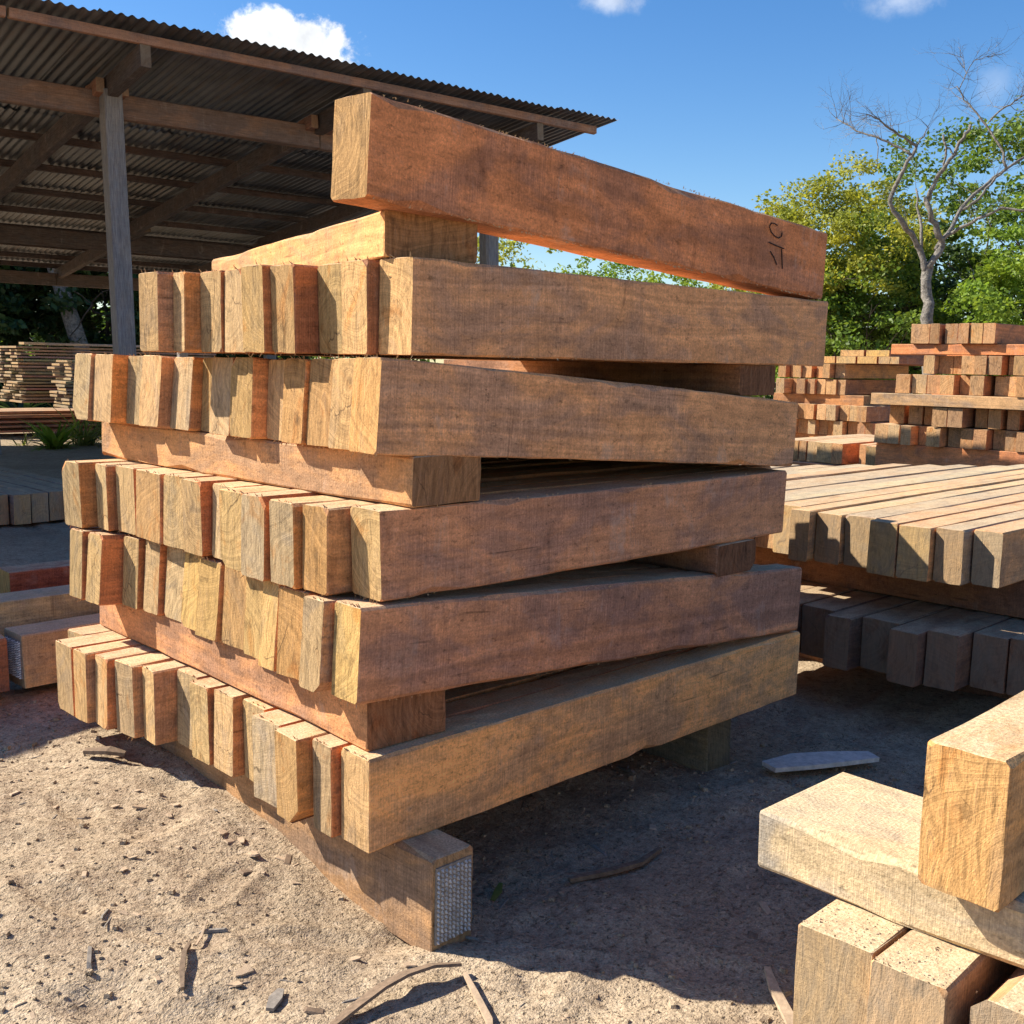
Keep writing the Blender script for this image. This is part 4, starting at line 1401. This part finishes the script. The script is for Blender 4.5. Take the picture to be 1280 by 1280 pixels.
def strip(name, pts, width, label, mat, thick=0.006, cat='bark', curl=0.0, lift=0.004):
    """a strip of bark or wood along ground points (x, y, extra height)"""
    P = [Vector((x, y, gz(x, y) + lift + h)) for x, y, h in pts]
    V, F = [], []
    n = len(P)
    for i, p in enumerate(P):
        d = (P[min(i + 1, n - 1)] - P[max(i - 1, 0)]).normalized()
        s = d.cross(Vector((0, 0, 1))).normalized()
        u = s.cross(d)
        w = width * (0.35 + 0.65 * math.sin(math.pi * (0.12 + 0.8 * i / (n - 1)))) * (1 + 0.08 * math.sin(i * 2.7))
        c = math.cos(curl); sn = math.sin(curl)
        e = s * c + u * sn
        f = u * c - s * sn
        for a, b in ((-1, 0), (1, 0), (1, 1), (-1, 1)):
            q = p + e * (a * w / 2) + f * (b * thick) + f * (0.25 * width * (1 - abs(a)) if False else 0)
            V.append(tuple(q))
    for i in range(n - 1):
        for k in range(4):
            F.append((i * 4 + k, i * 4 + (k + 1) % 4, i * 4 + 4 + (k + 1) % 4, i * 4 + 4 + k))
    F += [(3, 2, 1, 0), tuple((n - 1) * 4 + k for k in range(4))]
    c0 = P[n // 2]
    V = [tuple(Vector(v) - c0) for v in V]
    o = link(name, pydata(name, V, F, mat))
    o.location = c0
    tag(o, label, cat)
    return o


strip('bark_strip', [(-0.27, -0.23, 0.0), (-0.20, -0.215, .012), (-0.12, -0.205, .026), (-0.05, -0.20, .032), (0.02, -0.215, .028), (0.085, -0.24, .02)], 0.040,
      'dark curved bark strip at the bottom edge, left of the shadow', STRIP, 0.007, curl=0.35)
strip('stick', [(-0.03, -0.47, 0.0), (0.01, -0.42, .004), (0.05, -0.33, .007), (0.078, -0.265, .012)], 0.016, 'pale splintered stick crossing the shadow edge at the bottom', CHIP, 0.008, 'stick')
strip('stick', [(-0.445, 0.10, 0.002), (-0.42, 0.15, .005), (-0.385, 0.205, .006), (-0.355, 0.235, .004)], 0.013, 'dark straight stick on the sunlit sand at lower left', STRIP, 0.010, 'stick')
strip('stick', [(-0.345, 0.225, 0.004), (-0.315, 0.255, .005), (-0.28, 0.29, .004)], 0.007, 'thin pale sliver just above the dark stick', CHIP, 0.004, 'stick')
strip('grey_shard', [(-0.335, -0.085, 0.0), (-0.305, -0.06, .003), (-0.275, -0.035, .002)], 0.030, 'grey wood shard at the bottom edge, left of the bark strip', CHIP_GREY, 0.008, 'wood shard')
strip('weathered_offcut', [(1.70, -0.06, 0.02), (1.84, -0.11, .03), (1.98, -0.17, .03), (2.12, -0.24, .02)], 0.125, 'pale weathered offcut lying in the shadow beside the near pile', OFFCUT, 0.016, 'offcut')
strip('stick', [(0.46, -0.92, 0.0), (0.50, -0.87, .01), (0.55, -0.80, .02), (0.60, -0.75, .03)], 0.026, 'pointed tan splint leaning by the near pile, half in shadow', CHIP, 0.010, 'stick')
strip('stick', [(0.62, -0.10, 0.004), (0.74, -0.14, .006), (0.86, -0.16, .008), (0.98, -0.14, .004)], 0.022, 'dark stick lying in the shadow before the tall stack', STRIP, 0.012, 'stick')
strip('stick', [(-0.14, 1.33, 0.01), (-0.09, 1.27, .02), (-0.05, 1.24, .02)], 0.045, 'dark bark flake tilted on the mound beneath the left beam ends', STRIP, 0.012, 'bark')
strip('dry_leaf', [(0.39, -0.03, 0.0), (0.42, -0.02, .012), (0.45, 0.0, .02)], 0.022, 'upturned dry yellowish leaf in the shade by the nail plate', GRASS, 0.002, 'leaf')


def scatter(name, n, region, size, mat, seed, label, elong=(1.0, 3.0), thick=0.35):
    r = np.random.default_rng(seed)
    x0, x1, y0, y1 = region
    x = r.uniform(x0, x1, n); y = r.uniform(y0, y1, n)
    keep = (vnoise(x, y, 2.1, seed + 50) + r.uniform(-0.8, 0.8, n)) > -0.1
    x, y = x[keep], y[keep]
    z = ground_h(x, y)
    Q = []
    m = len(x)
    a = r.uniform(0, 2 * np.pi, m)
    l = size * np.clip(r.lognormal(-0.55, 0.55, m), 0.2, 2.4)
    w = l / r.uniform(elong[0], elong[1], m)
    tl = r.uniform(-0.5, 0.5, (m, 2))
    h = w * thick
    V = np.zeros((m, 6, 4, 3))
    ca, sa_ = np.cos(a), np.sin(a)
    cor = []
    for sx_, sy_, sz_ in ((-1, -1, 0), (1, -1, 0), (1, 1, 0), (-1, 1, 0), (-.8, -.7, 1), (.7, -.8, 1), (.8, .7, 1), (-.7, .8, 1)):
        lx, ly = sx_ * l / 2, sy_ * w / 2
        px = x + lx * ca - ly * sa_
        py = y + lx * sa_ + ly * ca
        pz = z + sz_ * h + lx * tl[:, 0] * 0.5 + ly * tl[:, 1] * 0.5
        cor.append(np.stack([px, py, pz], -1))
    for fi, idx in enumerate(((3, 2, 1, 0), (4, 5, 6, 7), (0, 1, 5, 4), (1, 2, 6, 5), (2, 3, 7, 6), (3, 0, 4, 7))):
        for k in range(4):
            V[:, fi, k] = cor[idx[k]]
    o = link(name, quads_mesh(name, V.reshape(-1, 4, 3), mat))
    tag(o, label, 'debris', None, 'stuff')
    return o


scatter('bark_crumbs', 1500, (-1.25, 2.2, -1.4, 2.3), 0.0075, STRIP, 61, 'dark bark crumbs strewn over the sand', (1.0, 3.5))
scatter('wood_crumbs', 5200, (-1.25, 2.2, -1.4, 2.3), 0.011, CHIP, 62, 'pale sawdust crumbs and slivers strewn over the sand', (1.2, 4.5), 0.25)
scatter('sand_lumps', 7000, (-1.25, 2.2, -1.4, 2.3), 0.011, SOIL, 63, 'small lumps of sand scattered over the yard', (1.0, 1.5), 0.6)
scatter('litter_slivers', 420, (-1.2, 2.1, -1.3, 2.2), 0.055, CHIP_GREY, 64, 'thin grey wood slivers lying about on the sand', (7.0, 16.0), 0.8)
scatter('bark_flakes', 420, (-1.2, 2.1, -1.3, 2.2), 0.026, STRIP, 65, 'thin brown bark flakes lying about on the sand', (1.3, 3.5), 0.14)
scatter('pale_flakes', 380, (-1.2, 2.1, -1.3, 2.2), 0.024, CHIP, 66, 'thin pale wood flakes lying about on the sand', (1.3, 3.0), 0.14)


def crumbs_on(name, label, patches, seed, mat, size=0.0045):
    """loose sawdust and bark bits lying on flat timber tops: patches are (x0, x1, y0, y1, z, count)"""
    r = np.random.default_rng(seed)
    out = []
    for x0, x1, y0, y1, z, n in patches:
        x = r.uniform(x0, x1, n); y = r.uniform(y0, y1, n)
        l = size * np.clip(r.lognormal(-0.4, 0.6, n), 0.25, 3.2)
        w = l * r.uniform(0.3, 0.9, n); h = l * r.uniform(0.25, 0.6, n)
        a = r.uniform(0, 2 * np.pi, n); ca, sa_ = np.cos(a), np.sin(a)
        cor = []
        for sx_, sy_, sz_ in ((-1, -1, 0), (1, -1, 0), (1, 1, 0), (-1, 1, 0), (-.7, -.6, 1), (.6, -.7, 1), (.7, .6, 1), (-.6, .7, 1)):
            lx, ly = sx_ * l / 2, sy_ * w / 2
            cor.append(np.stack([x + lx * ca - ly * sa_, y + lx * sa_ + ly * ca, z + sz_ * h - 0.0004], -1))
        for idx in ((4, 5, 6, 7), (0, 1, 5, 4), (1, 2, 6, 5), (2, 3, 7, 6), (3, 0, 4, 7)):
            out.append(np.stack([cor[k] for k in idx], 1))
    o = link(name, quads_mesh(name, np.concatenate(out), mat))
    tag(o, label, 'debris', None, 'stuff')


NEAR_TOPS = [(0.135, 0.245, -1.225, -1.092, 0.4482, 420), (0.118, 0.245, -1.358, -1.238, 0.4482, 700)]
crumbs_on('sawdust_bits', 'pale sawdust bits on the near pile lower beams', NEAR_TOPS, 71, CHIP, 0.0018)
crumbs_on('bark_bits', 'dark bark bits on the near pile lower beams', [(0.21, 0.247, -1.225, -1.16, 0.4482, 20), (0.20, 0.248, -1.358, -1.238, 0.4482, 60)], 72, STRIP, 0.0024)
